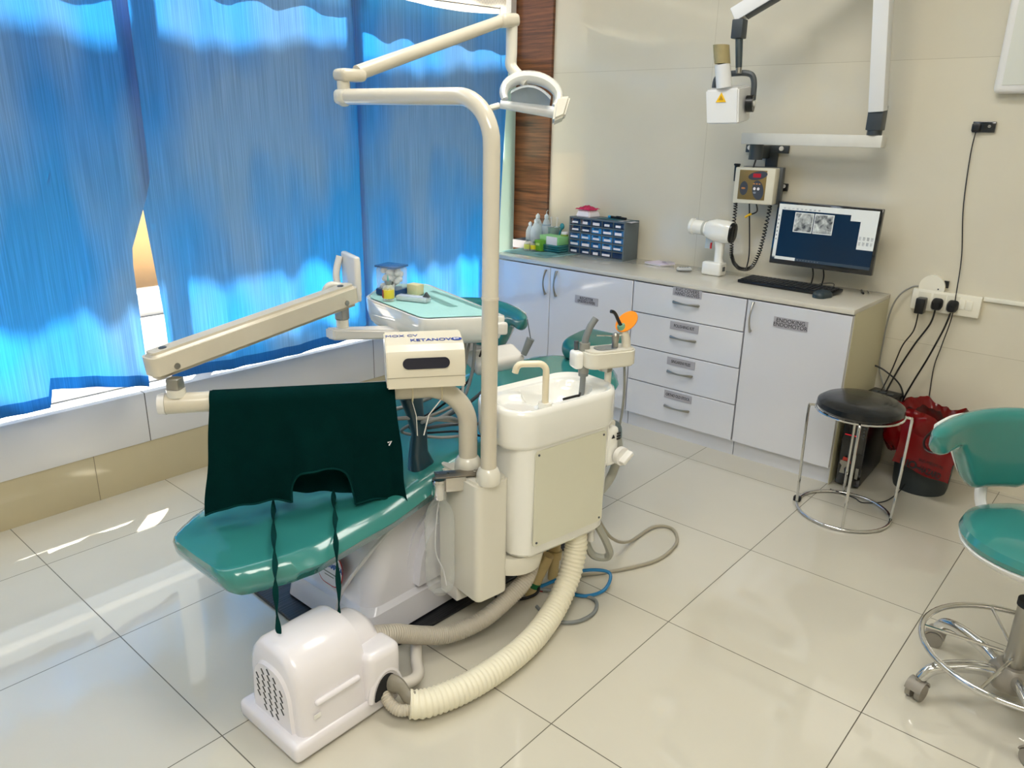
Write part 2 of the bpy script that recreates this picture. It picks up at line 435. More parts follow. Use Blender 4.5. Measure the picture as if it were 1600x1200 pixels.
sh.build('lace_pelmet', sheer_mat('white_lace', 'EDE7D6', .12), None, 'white net valance hanging above the blue curtains', 'net curtain')
wire = B().tube([(-2.99, -3.1, 2.12), (-2.99, 1.3, 2.09), (-2.99, 2.4, 2.045), (-2.99, 3.3, 2.075), (-3.10, 3.42, 2.11)], .0025, 6)
wire.build('curtain_wire', black, None, 'thin wire that carries the blue curtains', 'wire')

# ------------------------------------------------------------------ cabinets along the back wall
CY = 3.262
def plate(b_parent, x, z, lines, size, w, h, y=CY-.001):
    p = B().box((x, y-.001, z), (w, .0016, h)).build('label_plate', mat('grey_label_card', 'A9A7AE', .5), b_parent)
    t = B(); n = len(lines)
    for i, s in enumerate(lines): t.text(s, size, FRONT(x, y-.0024, z + ((n-1)/2-i)*size*.80 - size*.02), sx=w*.86/max(.001, .62*size*len(s)) if w*.86 < .62*size*len(s) else 1.)
    t.build('lettering', ink, p)
def bow(parent, p0, p1, out=.028, w=.006):
    p0 = Vector(p0); p1 = Vector(p1); o = Vector((0, -1, 0)); n = 14
    pts = [p0+(p1-p0)*(i/n) + o*(out*(.25+.75*math.sin(math.pi*i/n))) for i in range(n+1)]
    b = B().tube(pts, lambda t: w*(1.25-.5*math.sin(math.pi*t)), 10, flat=.7)
    for p in (p0.lerp(p1, .02), p0.lerp(p1, .98)): b.cyl(p, p+o*out*.35, w*.8, n=10)
    return b.build('handle', satin, parent)
def carcass(x0, x1, name, label, side=False):
    t = thing(name, label, 'cabinet', ((x0+x1)/2, (CY+YB)/2, 0))
    b = B(); b.box(((x0+x1)/2, (CY+.02+YB)/2, .425), (x1-x0-.001, YB-CY-.022, .69)); b.box(((x0+x1)/2, (CY+.035+YB)/2, .04), (x1-x0-.001, YB-CY-.036, .08))
    b.build('carcass', laminate, t)
    if side: B().box((x1+.0015, (CY+.02+YB)/2, .39), (.003, YB-CY-.022, .775)).build('side_panel', laminate_side, t)
    return t
def front(t, x0, x1, z0, z1, name='door'):
    return B().box(((x0+x1)/2, CY+.009, (z0+z1)/2), (x1-x0-.0045, .018, z1-z0-.0045), bev=.0012, seg=1).build(name, laminate, t)
c1 = carcass(-2.985, -2.037, 'cabinet', 'white two-door base cabinet below the drawer organiser')
d = front(c1, -2.985, -2.565, .083, .772); bow(d, (-2.592, CY, .62), (-2.592, CY, .754))
d = front(c1, -2.565, -2.037, .083, .772); bow(d, (-2.519, CY, .62), (-2.519, CY, .756)); plate(d, -2.316, .627, ['REGISTER', 'OP BOOKS & PAPERS'], .0205, .148, .041)
c2 = carcass(-2.034, -1.436, 'cabinet', 'white four-drawer base cabinet with grey name labels')
for z0, z1, ls, hz, lz in ((.618, .772, ['RVG COVERS', 'HAND GLOVES'], .702, .755), (.443, .618, ['POLISHING KIT'], .529, .587), (.264, .443, ['SINGARENI FILES'], .353, .407), (.083, .264, ['ORTHO OLD STOCK'], .172, .233)):
    d = front(c2, -2.034, -1.436, z0, z1, 'drawer'); bow(d, (-1.804, CY, hz), (-1.667, CY, hz), .022)
    plate(d, -1.735, lz, ls, .0225 if len(ls) == 2 else .0215, .152, .039)
c3 = carcass(-1.433, -.972, 'cabinet', 'white single-door base cabinet at the end beside the round stool', True)
d = front(c3, -1.433, -.972, .083, .772); bow(d, (-1.403, CY, .628), (-1.403, CY, .763)); plate(d, -1.226, .693, ['ENDOKING', 'ENDOMOTOR'], .0245, .152, .046)
wt = B().box((-1.977, (CY-.004+YB)/2, .7865), (2.016, YB-CY+.002, .021), bev=.002)
wt.build('worktop', mat('worktop_laminate', 'CFCBC0', .14, coat=.3, noise=.04, nscale=8), None, 'long off-white worktop covering the three base cabinets', 'worktop')
ZT = .797

# -------- things on the worktop, left to right
t = thing('paper_sheet', 'turquoise crepe paper sheet under the bottles on the worktop', 'paper', (-2.85, 3.5, ZT))
def crepe(u, v): return (-3.0+.33*u+.06*v*u, 3.345+.385*v, ZT+.0012+.0014*(math.sin(u*9+v*5)+1))
B().sheet(crepe, 20, 14, .0008).build('crepe_layer', paper_t, t)
B().sheet(lambda u, v: (-2.80+.12*u, 3.395+.30*v, ZT+.005+.0012*(math.sin(u*7)+1)), 10, 10, .0008).build('crepe_layer', mat('turquoise_crepe_darker', '8CCFD4', .85), t)
tr = B(); x, y, z = -2.965, 3.575, ZT+.006
tr.box((x, y, z+.004), (.16, .15, .004)); 
for sx in (-1, 1): tr.box((x+sx*.079, y, z+.026), (.0025, .15, .046))
for sy in (-1, 1): tr.box((x, y+sy*.074, z+.026), (.16, .0025, .046))
tr.build('bottle_tray', mat('dull_aluminium', 'B6BAC2', .35, .6), None, 'dull grey metal tray holding the wash bottles', 'tray')
def wash_bottle(x, y, h, r, label, fill, spout=False):
    z = ZT+.0125
    t = thing('wash_bottle', label, 'bottle', (x, y, z), group='translucent bottles in the metal tray')
    B(Matrix.Translation((x, y, z))).lathe([(0, 0), (r*.95, 0), (r, .004), (r, h*.55), (r*.92, h*.66), (r*.55, h*.8), (r*.36, h*.86), (r*.34, h*.9)]).build('bottle_body', clearw, t)
    B(Matrix.Translation((x, y, z))).lathe([(0, .003), (r*.9, .003), (r*.93, h*fill), (0, h*fill)]).build('liquid', clear_mat('pale_liquid', 'B9D2E6', .4, .1), t)
    c = B(Matrix.Translation((x, y, z))).lathe([(r*.42, h*.87), (r*.45, h*.9), (r*.43, h*.96), (r*.2, h*1.0), (r*.1, h*1.02)])
    if spout: c.tube([(0, 0, h*1.0), (0, 0, h*1.08), (.012, -.004, h*1.13)], .0022, 6)
    c.build('cap', mat('translucent_cap', 'CAD6DE', .35), t)
    return t
wash_bottle(-2.995, 3.60, .14, .026, 'short frosted bottle, leftmost in the metal tray', .3)
wash_bottle(-2.975, 3.645, .185, .030, 'frosted bottle with a white neck standing behind the others in the tray', .4)
wash_bottle(-2.935, 3.585, .165, .034, 'largest frosted bottle at the front of the metal tray', .55)
w = wash_bottle(-2.905, 3.64, .19, .029, 'clear bottle with a nozzle cap at the right end of the tray', .7, True)
def vial(x, y, z, h, r, label, lc, group=None, wire=False):
    t = thing('medicine_vial', label, 'vial', (x, y, z), group=group)
    B(Matrix.Translation((x, y, z))).lathe([(0, 0), (r, 0), (r, h*.62), (r*.8, h*.74), (r*.5, h*.8), (r*.5, h*.88)]).build('vial_glass', clear_mat('vial_glass', 'E8F0EE', .3, .05), t)
    B(Matrix.Translation((x, y, z))).lathe([(r*1.02, h*.14), (r*1.03, h*.15), (r*1.03, h*.56), (r*1.02, h*.57)]).build('label_band', mat('band_'+lc, lc, .5), t)
    B(Matrix.Translation((x, y, z))).lathe([(0, h*.85), (r*.62, h*.85), (r*.62, h*.99), (0, h)]).build('cap', mat('grey_crimp', '9CA5A8', .3, .7), t)
    return t
vial(-2.914, 3.475, ZT+.006, .062, .0165, 'small vial with a pale yellow label in front of the metal tray', 'D6DC6A', 'vials beside the green carton')
vial(-2.883, 3.495, ZT+.006, .055, .0165, 'small vial with a bright yellow label beside the green carton', 'E8D62A', 'vials beside the green carton')
t = thing('measuring_beaker', 'grey-green beaker holding two syringes behind the green carton', 'beaker', (-2.865, 3.66, ZT+.006))
B(Matrix.Translation((-2.865, 3.66, ZT+.006))).lathe([(.0, 0), (.032, 0), (.037, .12), (.039, .125), (.035, .12), (.030, .004), (0, .004)]).build('cup', clear_mat('smoky_cup', '9FB7B4', .5, .1), t)
for i, (dx, dy, tl) in enumerate(((-.012, 0, -.05), (.008, .006, .09))):
    t = thing('syringe', ('clear syringe standing in the beaker, the left of two', 'clear syringe standing in the beaker, the right of two')[i], 'syringe', (-2.865+dx, 3.66+dy, ZT+.02), group='syringes in the beaker')
    bx, by, bz = -2.865+dx, 3.66+dy, ZT+.02
    ax = Vector((tl, 0, 1)).normalized()
    p = lambda s: Vector((bx, by, bz)) + ax*s
    B().cyl(p(0), p(.11), .0065).cyl(p(.108), p(.112), .013).build('barrel', clearw, t)
    B().cyl(p(.10), p(.165), .004).cyl(p(.163), p(.167), .009).build('plunger', plastic, t)
fl = B().cyl((-2.845, 3.665, ZT+.02), (-2.80, 3.655, ZT+.135), .006).ball((-2.797, 3.654, ZT+.14), .016, (1, .6, 1.2))
fl.build('mixing_spatula', mat('teal_plastic', '2E8C9A', .4), None, 'blue-green handled tool leaning in the beaker', 'tool')
g = thing('green_carton', 'bright green little carton beside the vials', 'box', (-2.84, 3.505, ZT+.006))
B().box((-2.848, 3.515, ZT+.006+.031), (.052, .04, .062), rotz(R(-8)), .002).build('carton_body', mat('lime_card', '66A82A', .5), g)
B().box((-2.848, 3.494, ZT+.046), (.03, .002, .014), rotz(R(-8))).build('sticker', mat('pale_lime_card', 'B9DA7A', .5), g)
g = thing('instrument_box', 'low clear teal plastic box on the worktop beside the organiser', 'box', (-2.775, 3.55, ZT+.007))
for k in range(3): B().box((-2.762, 3.57, ZT+.016+k*.013), (.125-.004*k, .12, .011), rotz(R(-3)), .003).build('box_layer', clear_mat('teal_tinted_plastic', '2C7E86', .6, .1), g)
g = thing('tissue_carton', 'green and white carton lying on the teal plastic box', 'carton', (-2.79, 3.55, ZT+.05))
B().box((-2.79, 3.575, ZT+.072), (.155, .085, .046), rotz(R(-6)), .002).build('carton_body', mat('mint_card', '8CCB8A', .5), g)
B().box((-2.773, 3.529, ZT+.070), (.085, .003, .045), rotz(R(-6))).build('white_flap', paper_w, g)
g = thing('jar', 'small green and white labelled jar beside the organiser', 'jar', (-2.742, 3.62, ZT+.05))
B(Matrix.Translation((-2.735, 3.60, ZT+.05))).lathe([(0, 0), (.022, 0), (.022, .052), (.019, .056), (0, .056)]).build('jar_body', mat('olive_label', '7B9C35', .5, noise=.4, nscale=60), g)
B(Matrix.Translation((-2.735, 3.60, ZT+.106))).lathe([(0, 0), (.021, 0), (.021, .012), (0, .013)]).build('lid', paper_w, g)

# organiser with 5 x 5 clear drawers
ox, oy, ow, oh, od = -2.505, 3.655, .385, .212, .135
oM = Matrix.Translation((ox, oy, ZT)) @ rotz(R(-1.5))
org = thing('drawer_organiser', 'grey cabinet of twenty-five little blue drawers on the worktop', 'organiser', (ox, oy, ZT), R(-1.5))
gshell = mat('grey_organiser_plastic', '5E6A72', .4)
b = B(oM); b.box((0, od/2-.002, oh/2), (ow, .004, oh))
for s in (-1, 1): b.box((s*(ow/2-.004), 0, oh/2), (.008, od, oh), bev=.001)
for k in range(6): b.box((0, 0, .004+k*(oh-.008)/5), (ow-.01, od, .006 if 0 < k < 5 else .009))
for k in range(1, 5): b.box((-ow/2+.004+k*(ow-.008)/5, 0, oh/2), (.004, od-.004, oh-.004))
b.build('shell', gshell, org)
dk = [mat('drawer_dark_blue', '1B2F52', .15, coat=.3), mat('drawer_blue', '2D6FA8', .15, coat=.3), mat('drawer_bright_blue', '3F8FD0', .15, coat=.3)]
pick = [[0,0,0,0,0],[0,0,2,1,1],[1,2,2,2,1],[1,1,1,2,1],[0,0,0,0,0]]
cw, ch = (ow-.008)/5, (oh-.008)/5
for r_ in range(5):
    for c_ in range(5):
        cx = -ow/2+.004+(c_+.5)*cw; cz = oh-.004-(r_+.5)*ch
        dr = B(oM).box((cx, -od/2+.006, cz), (cw-.009, .004, ch-.011), bev=.001).box((cx, -.01, cz-ch*.3), (cw-.012, od-.03, .002)).build('drawer', dk[pick[r_][c_]], org)
        B(oM).box((cx, -od/2+.001, cz+ch*.25), (cw*.45, .008, .004), bev=.001).build('pull', dk[0], dr)
        if not (r_ == 4 and c_ == 4):
            ww = cw*random.uniform(.42, .74); hh = random.choice((.010, .012, .015))
            lb = B(oM).box((cx+random.uniform(-.006, .006), -od/2+.0032, cz-.004), (ww, .0012, hh)).build('paper_label', paper_w, dr)
ts = thing('tissue_pack', 'white pack with crumpled pink film on top of the organiser', 'tissue pack', (-2.60, 3.645, ZT+oh))
B().hexa([(-2.665, 3.60, ZT+oh), (-2.565, 3.60, ZT+oh), (-2.555, 3.70, ZT+oh), (-2.655, 3.70, ZT+oh), (-2.655, 3.61, ZT+oh+.042), (-2.575, 3.61, ZT+oh+.036), (-2.565, 3.69, ZT+oh+.036), (-2.645, 3.69, ZT+oh+.042)], .006).build('pack', paper_w, ts)
def pk(u, v):
    return (-2.668+.105*u, 3.598+.1*v, ZT+oh+.043+.018*math.sin(math.pi*u)*math.sin(math.pi*v)+.006*math.sin(u*19+v*7)*math.sin(v*13))
B().sheet(pk, 16, 14, .001).build('pink_film', mat('pink_film', 'E8447E', .4), ts)
tp = thing('plastic_pouch', 'turquoise sheet on the right half of the organiser top', 'pouch', (-2.40, 3.66, ZT+oh))
B().sheet(lambda u, v: (-2.52+.20*u+.015*v, 3.60+.10*v, ZT+oh+.002+.002*math.sin(u*6)), 10, 6, .001).build('sheet', mat('turquoise_sheet', '3E93A8', .4), tp)
B().sheet(lambda u, v: (-2.37+.09*u, 3.59+.08*v, ZT+oh+.001-.0035*u*u), 8, 4, .0008).build('white_paper', paper_w, tp)
sc = thing('marker_pen', 'black and blue tool lying across the turquoise sheet', 'tool', (-2.40, 3.65, ZT+oh+.006))
B().cyl((-2.455, 3.655, ZT+oh+.012), (-2.345, 3.635, ZT+oh+.012), .007).box((-2.40, 3.645, ZT+oh+.018), (.03, .014, .008), bev=.002).build('body', black, sc)
B().cyl((-2.475, 3.66, ZT+oh+.012), (-2.455, 3.655, ZT+oh+.012), .0075).build('cap', mat('cyan_cap', '2AA0D8', .4), sc)

nb = thing('notepad', 'lilac-white notepad lying flat left of the handheld scanner', 'notepad', (-2.12, 3.66, ZT))
NM = Matrix.Translation((-2.125, 3.655, ZT)) @ rotz(R(-16))
B(NM).box((0, 0, .004), (.125, .105, .007), bev=.001).build('pages', paper_w, nb)
B(NM).box((0, 0, .0085), (.128, .108, .0015)).build('cover', mat('lilac_card', 'DDD2E8', .5), nb)
B(NM).sheet(lambda u, v: (-.01+.07*u, .01+.05*v, .0105+.006*math.sin(u*3.1)), 8, 4, .0006).build('loose_sheet', paper_w, nb)
ph = thing('remote_control', 'small grey and silver remote lying beside the handheld scanner base', 'remote', (-1.925, 3.555, ZT))
PM = Matrix.Translation((-1.925, 3.56, ZT)) @ rotz(R(40))
B(PM).box((0, 0, .011), (.075, .034, .02), bev=.008, seg=3).build('shell', mat('silver_plastic', 'C4C6C8', .3), ph)
B(PM).box((0, 0, .006), (.078, .037, .006), bev=.003).build('band', greyp, ph)
for i in range(4): B(PM).box((-.022+.013*i, 0, .0215), (.008, .016, .0015)).build('button', greyd, ph)

# handheld x-ray gun standing on its battery foot
gx, gy = -1.775, 3.58
hg = thing('handheld_xray', 'white gun-shaped handheld x-ray unit standing on the worktop', 'x-ray unit', (gx, gy, ZT))
B().box((gx+.005, gy, ZT+.034), (.105, .075, .068), bev=.012, seg=3).build('battery_foot', ceramic, hg)
B().loft([[(gx+.03+dx*w_+off, gy+dy*w_*.9, z) for dx, dy in rrect(.05, .05, .018, 4)] for z, w_, off in ((ZT+.06, 1.0, 0), (ZT+.09, .8, -.006), (ZT+.13, .85, -.004), (ZT+.165, 1.0, -.008), (ZT+.185, 1.2, -.012))]).build('grip', ceramic, hg)
GM = frame((gx+.0, gy, ZT+.222), (0, 1, 0), z=(1, 0, -.06))
B(GM).loft([[(x_, y_, z) for x_, y_ in rrect(w_, h_, min(w_, h_)*.42, 6)] for z, w_, h_ in ((-.055, .06, .066), (-.04, .085, .09), (0, .098, .112), (.05, .098, .112), (.075, .094, .106), (.082, .088, .1))]).build('body', ceramic, hg)
B(GM).cyl((0, 0, -.135), (0, 0, -.045), .036, n=28).build('barrel', ceramic, hg)
B(GM).lathe([(.030, -.14), (.040, -.14), (.041, -.125), (.037, -.12)], n=28).build('rim', ceramic, hg)
B(GM).cyl((0, 0, -.07), (0, 0, -.058), .0375, n=28).build('ring', mat('ring_grey', 'B4B6AE', .3), hg)
B(GM).loft([[(x_, y_, z) for x_, y_ in rrect(w_, h_, .035, 6)] for z, w_, h_ in ((.080, .084, .10), (.090, .08, .094), (.093, .06, .07))]).build('rear_cap', black, hg)
B().box((gx-.018, gy-.01, ZT+.145), (.006, .012, .03), bev=.002).build('trigger', mat('red_plastic', 'C81E28', .4), hg)
B().box((gx-.045, gy+.02, ZT+.16), (.04, .006, .07), bev=.002).build('guard', clearw, hg)
B().box((gx+.0585, gy, ZT+.035), (.002, .025, .022)).build('port', greyd, hg)

# monitor
mx0, mz0, mw, mh = -1.255, .893, .475, .288
mM = Matrix.Translation((mx0, 3.575, mz0)) @ rotz(R(-1.5)) @ Matrix.Rotation(R(-4), 4, 'X')
mo = thing('monitor', 'black widescreen monitor showing dental x-ray software', 'monitor', (mx0, 3.62, ZT))
B(mM).box((0, .016, mh/2), (mw, .026, mh), bev=.004).box((0, .04, mh/2), (mw*.55, .03, mh*.55), bev=.01).build('casing', mat('glossy_black', '0A0E14', .12, coat=.5), mo)
B(mM).box((0, .002, mh/2+.006), (mw-.024, .002, mh-.034)).build('display', mat('screen_navy', '0A2036', .15, emis=.2, emc='0A2238'), mo)
sb = B(mM)
def scr(x0, z0, x1, z1): sb.box((-mw/2+.012+(mw-.024)*(x0+x1)/2, .0006, .023+(mh-.034)*(z0+z1)/2), ((mw-.024)*(x1-x0), .0008, (mh-.034)*(z1-z0)))
scr(0, .90, 1, 1); scr(0, .03, .035, .9); scr(.03, .0, .25, .055); scr(.74, .80, 1, .90); scr(.84, .33, 1, .8)
sb.build('software_window', mat('screen_pale', 'C9CCC9', .3, emis=.3, emc='C9CCC9'), mo)
sb = B(mM); scr(.0, .0, .03, .05); scr(.25, 0, 1, .05); sb.build('task_bar', mat('screen_bar', '2B3845', .3, emis=.3, emc='2B3845'), mo)
sb = B(mM); 
for k in range(9): scr(.05+.045*k, .915, .07+.045*k, .94)
for k in range(8): scr(.27+.03*k, .015, .285+.03*k, .035)
for k in range(7): scr(.008, .35+.07*k, .02, .38+.07*k)
for r_ in range(2):
    for c_ in range(4): scr(.85+.038*c_, .40+.09*r_, .872+.038*c_, .46+.09*r_)
sb.build('toolbar_icon', mat('screen_grey', '6E7478', .3, emis=.3, emc='6E7478'), mo)
def xray_img(b):
    m = bpy.data.materials.new('radiograph'); m.use_nodes = True; nt = m.node_tree; p = nt.nodes['Principled BSDF']
    tc = nt.nodes.new('ShaderNodeTexCoord'); wv = nt.nodes.new('ShaderNodeTexNoise'); wv.inputs['Scale'].default_value = 34; wv.inputs['Detail'].default_value = 2.5; wv.inputs['Distortion'].default_value = .6
    rp = nt.nodes.new('ShaderNodeValToRGB'); rp.color_ramp.elements[0].position = .35; rp.color_ramp.elements[1].position = .7; rp.color_ramp.elements[0].color = (.03, .035, .04, 1); rp.color_ramp.elements[1].color = (.42, .44, .42, 1)
    nt.links.new(tc.outputs['Object'], wv.inputs['Vector']); nt.links.new(wv.outputs['Fac'], rp.inputs[0]); nt.links.new(rp.outputs[0], p.inputs['Emission Color'])
    nt.links.new(rp.outputs[0], p.inputs['Base Color']); p.inputs['Emission Strength'].default_value = .6; return m
xm = xray_img(0)
for i, (x0, x1) in enumerate(((.18, .375), (.385, .58))):
    sb = B(mM); scr(x0, .52, x1, .87); f_ = sb.build('image_frame', MATS['screen_pale'], mo)
    sb = B(mM @ Matrix.Translation((0, -.0008, 0))); scr(x0+.008, .535, x1-.008, .855); sb.build('radiograph', xm, f_)
B().box((mx0, 3.675, 1.04), (.12, .13, .12), bev=.006).build('wall_bracket', black, mo)
for dx in (-.05, .0): B().tube(smooth_path([(mx0+dx, 3.64, .90), (mx0+dx+.004, 3.66, .85), (mx0+dx-.01, 3.69, ZT+.005)], 5), .0035, 6).build('video_cable', black, mo)
kb = thing('keyboard', 'long black keyboard in front of the monitor', 'keyboard', (-1.355, 3.58, ZT))
KM = Matrix.Translation((-1.36, 3.53, ZT)) @ rotz(R(-3.5)) @ Matrix.Rotation(R(2.5), 4, 'X')
B(KM).box((0, 0, .011), (.455, .135, .016), bev=.005).build('case', black, kb)
kk = B(KM)
for r_ in range(5):
    for c_ in range(20): kk.box((-.207+c_*.0218, -.046+r_*.0235, .021), (.0185, .019, .005), bev=.0015, seg=1)
kk.build('keys', mat('key_black', '1A1D22', .45), kb)['kind'] = 'stuff'
ms = thing('computer_mouse', 'small dark grey mouse at the front of the worktop', 'mouse', (-1.165, 3.425, ZT))
MM = Matrix.Translation((-1.165, 3.425, ZT)) @ rotz(R(75))
B(MM).loft([[(x_, y_, z) for x_, y_ in rrect(.1*w_, .058*w_, .026*w_, 6)] for z, w_ in ((.001, .96), (.010, 1.0), (.020, .93), (.028, .72), (.032, .4))]).build('shell', mat('slate_plastic', '2B3A42', .4), ms)
B(MM).cyl((.025, -.003, .028), (.025, .003, .028), .008).build('scroll_wheel', black, ms)
B().tube(smooth_path([(-1.15, 3.47, ZT+.02), (-1.16, 3.54, ZT+.045), (-1.22, 3.57, ZT+.035), (-1.27, 3.63, ZT+.012)], 6), .0018, 6).build('cord', black, ms)
pn = thing('ballpoint_pen', 'short dark pen lying on the right end of the worktop', 'pen', (-1.065, 3.67, ZT))
B().cyl((-1.085, 3.70, ZT+.005), (-1.055, 3.63, ZT+.005), .0045).build('barrel', black, pn)
B().cyl((-1.06, 3.71, ZT+.004), (-1.035, 3.655, ZT+.004), .003).build('cap', satin, pn)

# ------------------------------------------------------------------ wall mounted x-ray machine
xr = thing('wall_xray_machine', 'white folding-arm dental x-ray machine bolted to the tiled wall', 'x-ray machine', (-1.63, YB, 1.40))
dgm = mat('charcoal_paint', '3A4147', .4)
B().box((-1.63, YB-.008, 1.408), (.215, .016, .036), bev=.002).box((-1.60, YB-.012, 1.33), (.055, .02, .14), bev=.002).build('wall_bracket', dgm, xr)
for x in (-1.715, -1.555): B().cyl((x, YB-.018, 1.412), (x, YB-.024, 1.412), .011).build('bolt', plastic, xr)
B().cyl((-1.635, 3.62, 1.36), (-1.635, 3.62, 1.43), .032).box((-1.635, 3.675, 1.395), (.05, .12, .06), bev=.004).build('pivot', dgm, xr)
marb = mat('scuffed_white_paint', 'DAD9D2', .4, noise=.16, nscale=9)
B().box((-1.378, 3.60, 1.455), (.63, .065, .05), bev=.003).build('swing_arm', marb, xr)
B().cyl((-1.105, 3.59, 1.48), (-1.105, 3.59, 1.50), .030).box((-1.103, 3.585, 1.55), (.062, .06, .10), bev=.004).build('knuckle', dgm, xr)
def beam(name, p0, p1, w, h, m, parent, side=(0, -1, 0), off=(0, 0, 0), bev=.004):
    p0 = Vector(p0)+Vector(off); p1 = Vector(p1)+Vector(off); F = frame((p0+p1)/2, p1-p0, z=side)
    return B(F).box((0, 0, 0), ((p1-p0).length, w, h), bev=bev).build(name, m, parent)
beam('lower_arm', (-1.10, 3.575, 1.575), (-1.152, 3.50, 2.26), .062, .06, mat('xray_white', 'E4E5E6', .35), xr)
beam('arm_liner', (-1.128, 3.585, 1.575), (-1.18, 3.51, 2.26), .012, .05, dgm, xr)
beam('upper_arm', (-1.672, 3.33, 1.950), (-1.13, 3.49, 2.27), .06, .055, MATS['xray_white'], xr)
beam('arm_liner', (-1.625, 3.345, 1.948), (-1.11, 3.50, 2.245), .016, .06, dgm, xr)
B().box((-1.640, 3.327, 1.898), (.05, .05, .075), bev=.004).build('yoke_block', dgm, xr)
B().cyl((-1.636, 3.325, 1.87), (-1.623, 3.325, 1.745), .0165, .0135).build('stalk', mat('slate_paint', '3E4A4E', .4), xr)
B().cyl((-1.623, 3.325, 1.75), (-1.621, 3.325, 1.722), .013).build('collar', satin, xr)
HM = Matrix.Translation((-1.652, 3.315, 1.592)) @ rotz(R(14)) @ Matrix.Rotation(R(-2), 4, 'Y')
yk = B(HM).tube(smooth_path([(-.07, .03, .07), (-.062, .03, .115), (-.02, .03, .13), (.07, .03, .13), (.098, .03, .10), (.100, .03, .02)], 6), .0125, 8); yk.build('yoke', greyd, xr)
hd = B(HM).hexa([(-.072, -.062, -.078), (.062, -.062, -.078), (.085, .075, -.06), (-.072, .075, -.06), (-.085, -.062, .062), (.055, -.062, .068), (.082, .075, .085), (-.085, .075, .085)], .006).build('tube_head', MATS['xray_white'], xr)
B(HM).prism([(-.022, 0), (.022, 0), (0, .04)], 0, .0012, frame((-.016, -.0645, .012), (1, 0, 0), z=(0, -1, .0))).build('warning_triangle', yellow, hd)
B(HM).prism([(-.011, .008), (.011, .008), (0, .027)], .0012, .0018, frame((-.016, -.0645, .012), (1, 0, 0), z=(0, -1, .0))).build('warning_symbol', mat('amber_ink', 'B88A08', .5), hd)
B(HM).cyl((.078, .012, .005), (.108, .012, .005), .035, n=28).build('pivot_knob', black, xr)
B(HM).cyl((.108, .012, .005), (.112, .012, .005), .013).build('knob_cap', plastic, xr)
CP = Vector((-1.652, 3.265, 1.665)); CD = Vector((-.018, -.03, .165))
B().cyl(CP, CP+CD*.56, .033, .0325, 28).build('cone', MATS['xray_white'], xr)
C1 = CP+CD*.56; C2 = CP+CD
B().loft([[C1 + (C2-C1)*h + Vector((r_*math.cos(a), r_*math.sin(a), 0)) for a in [2*math.pi*i/28 for i in range(28)]] for h, r_ in ((0, .0335), (1, .034), (1, .029), (.1, .029))], cap=True).build('cone_ring', mat('yellowed_plastic', 'A89A6E', .4, noise=.25, nscale=30), xr)
cb = thing('xray_control_box', 'yellowed white control box with a gold keypad on the wall', 'control box', (-1.60, 3.64, 1.17))
CM = Matrix.Translation((-1.607, 3.60, 1.243)) @ rotz(R(8))
B(CM).box((0, 0, 0), (.188, .075, .165), bev=.005).build('casing', mat('chipped_cream', 'E0DCCB', .4, noise=.08, nscale=25), cb)
B(CM).box((.012, .06, .0), (.19, .045, .17), bev=.003).build('back_plate', greyd, cb)
B(CM).box((-.008, -.0385, .004), (.128, .002, .135), bev=.0005).build('keypad', mat('bronze_foil', '8C7648', .35, .4), cb)
def ell(x, z, w, h, a, m, nm, y=-.040):
    c_, s_ = math.cos(a), math.sin(a)
    poly = [(w*math.cos(t)*c_-h*math.sin(t)*s_, w*math.cos(t)*s_+h*math.sin(t)*c_) for t in [2*math.pi*i/28 for i in range(28)]]
    return B(CM).prism(poly, 0, .001, frame((x, y, z), (1, 0, 0), z=(0, -1, 0))).build(nm, m, cb)
pnl = mat('panel_slate', '3E4450', .4)
ell(.015, .048, .045, .019, R(12), pnl, 'display_panel'); ell(-.045, -.012, .019, .032, 0, pnl, 'side_panel'); ell(.022, -.018, .026, .045, R(12), pnl, 'button_panel')
B(CM).box((.012, -.0425, .048), (.036, .002, .018)).build('red_display', mat('led_red', '7A1020', .3, emis=.6, emc='A01424'), cb)
for i in range(3): B(CM).box((.002+.013*i, -.0422, .010), (.008, .001, .005)).build('button', mat('orange_print', 'D08A50', .5), cb)
for i in range(2): ell(.006+.018*i, -.012, .006, .007, 0, paper_w, 'button', -.0412)
ell(.008, -.03, .007, .005, 0, mat('screen_grey2', '8A90A0', .4), 'button', -.0412)
ell(-.047, -.012, .010, .004, 0, MATS['orange_print'], 'symbol', -.0412)
B(CM).cyl((-.108, .02, .015), (-.103, .01, .09), .009, .013).box((-.1035, .01, .092), (.028, .02, .01), bev=.003).build('switch_handle', black, cb)
B(CM).tube([(-.02, -.01, .082), (-.015, .0, .12), (-.01, .03, .14)], .004, 8).build('cable', black, cb)
def coil(pts, r, R_, turns, n=7):
    P = smooth_path(pts, 40); L = len(P); out = []
    for i in range(L):
        t = (P[min(i+1, L-1)]-P[max(i-1, 0)]).normalized(); a = Vector((0, -1, 0)); b_ = t.cross(a).normalized()
        th = 2*math.pi*turns*i/(L-1); out.append(P[i] + a*math.cos(th)*R_ + b_*math.sin(th)*R_)
    return out
pts = coil([(-1.70, 3.60, 1.16), (-1.708, 3.62, 1.06), (-1.712, 3.63, .94), (-1.70, 3.635, .875), (-1.66, 3.635, .838), (-1.60, 3.635, .85), (-1.565, 3.63, .93), (-1.545, 3.62, 1.04), (-1.525, 3.60, 1.16)], .002, .0085, 62)
B().tube(pts, .0028, 5, cap=False).build('coiled_cable', black, None, 'black coiled cord looping below the x-ray control box', 'cord')
hc = thing('hanging_cable', 'thin black and yellow leads hanging under the control box', 'cable', (-1.63, 3.66, .84))
B().tube(smooth_path([(-1.64, 3.62, 1.16), (-1.638, 3.66, 1.0), (-1.633, 3.67, .9), (-1.635, 3.66, .835)], 6), .0035, 6).build('black_lead', black, hc)
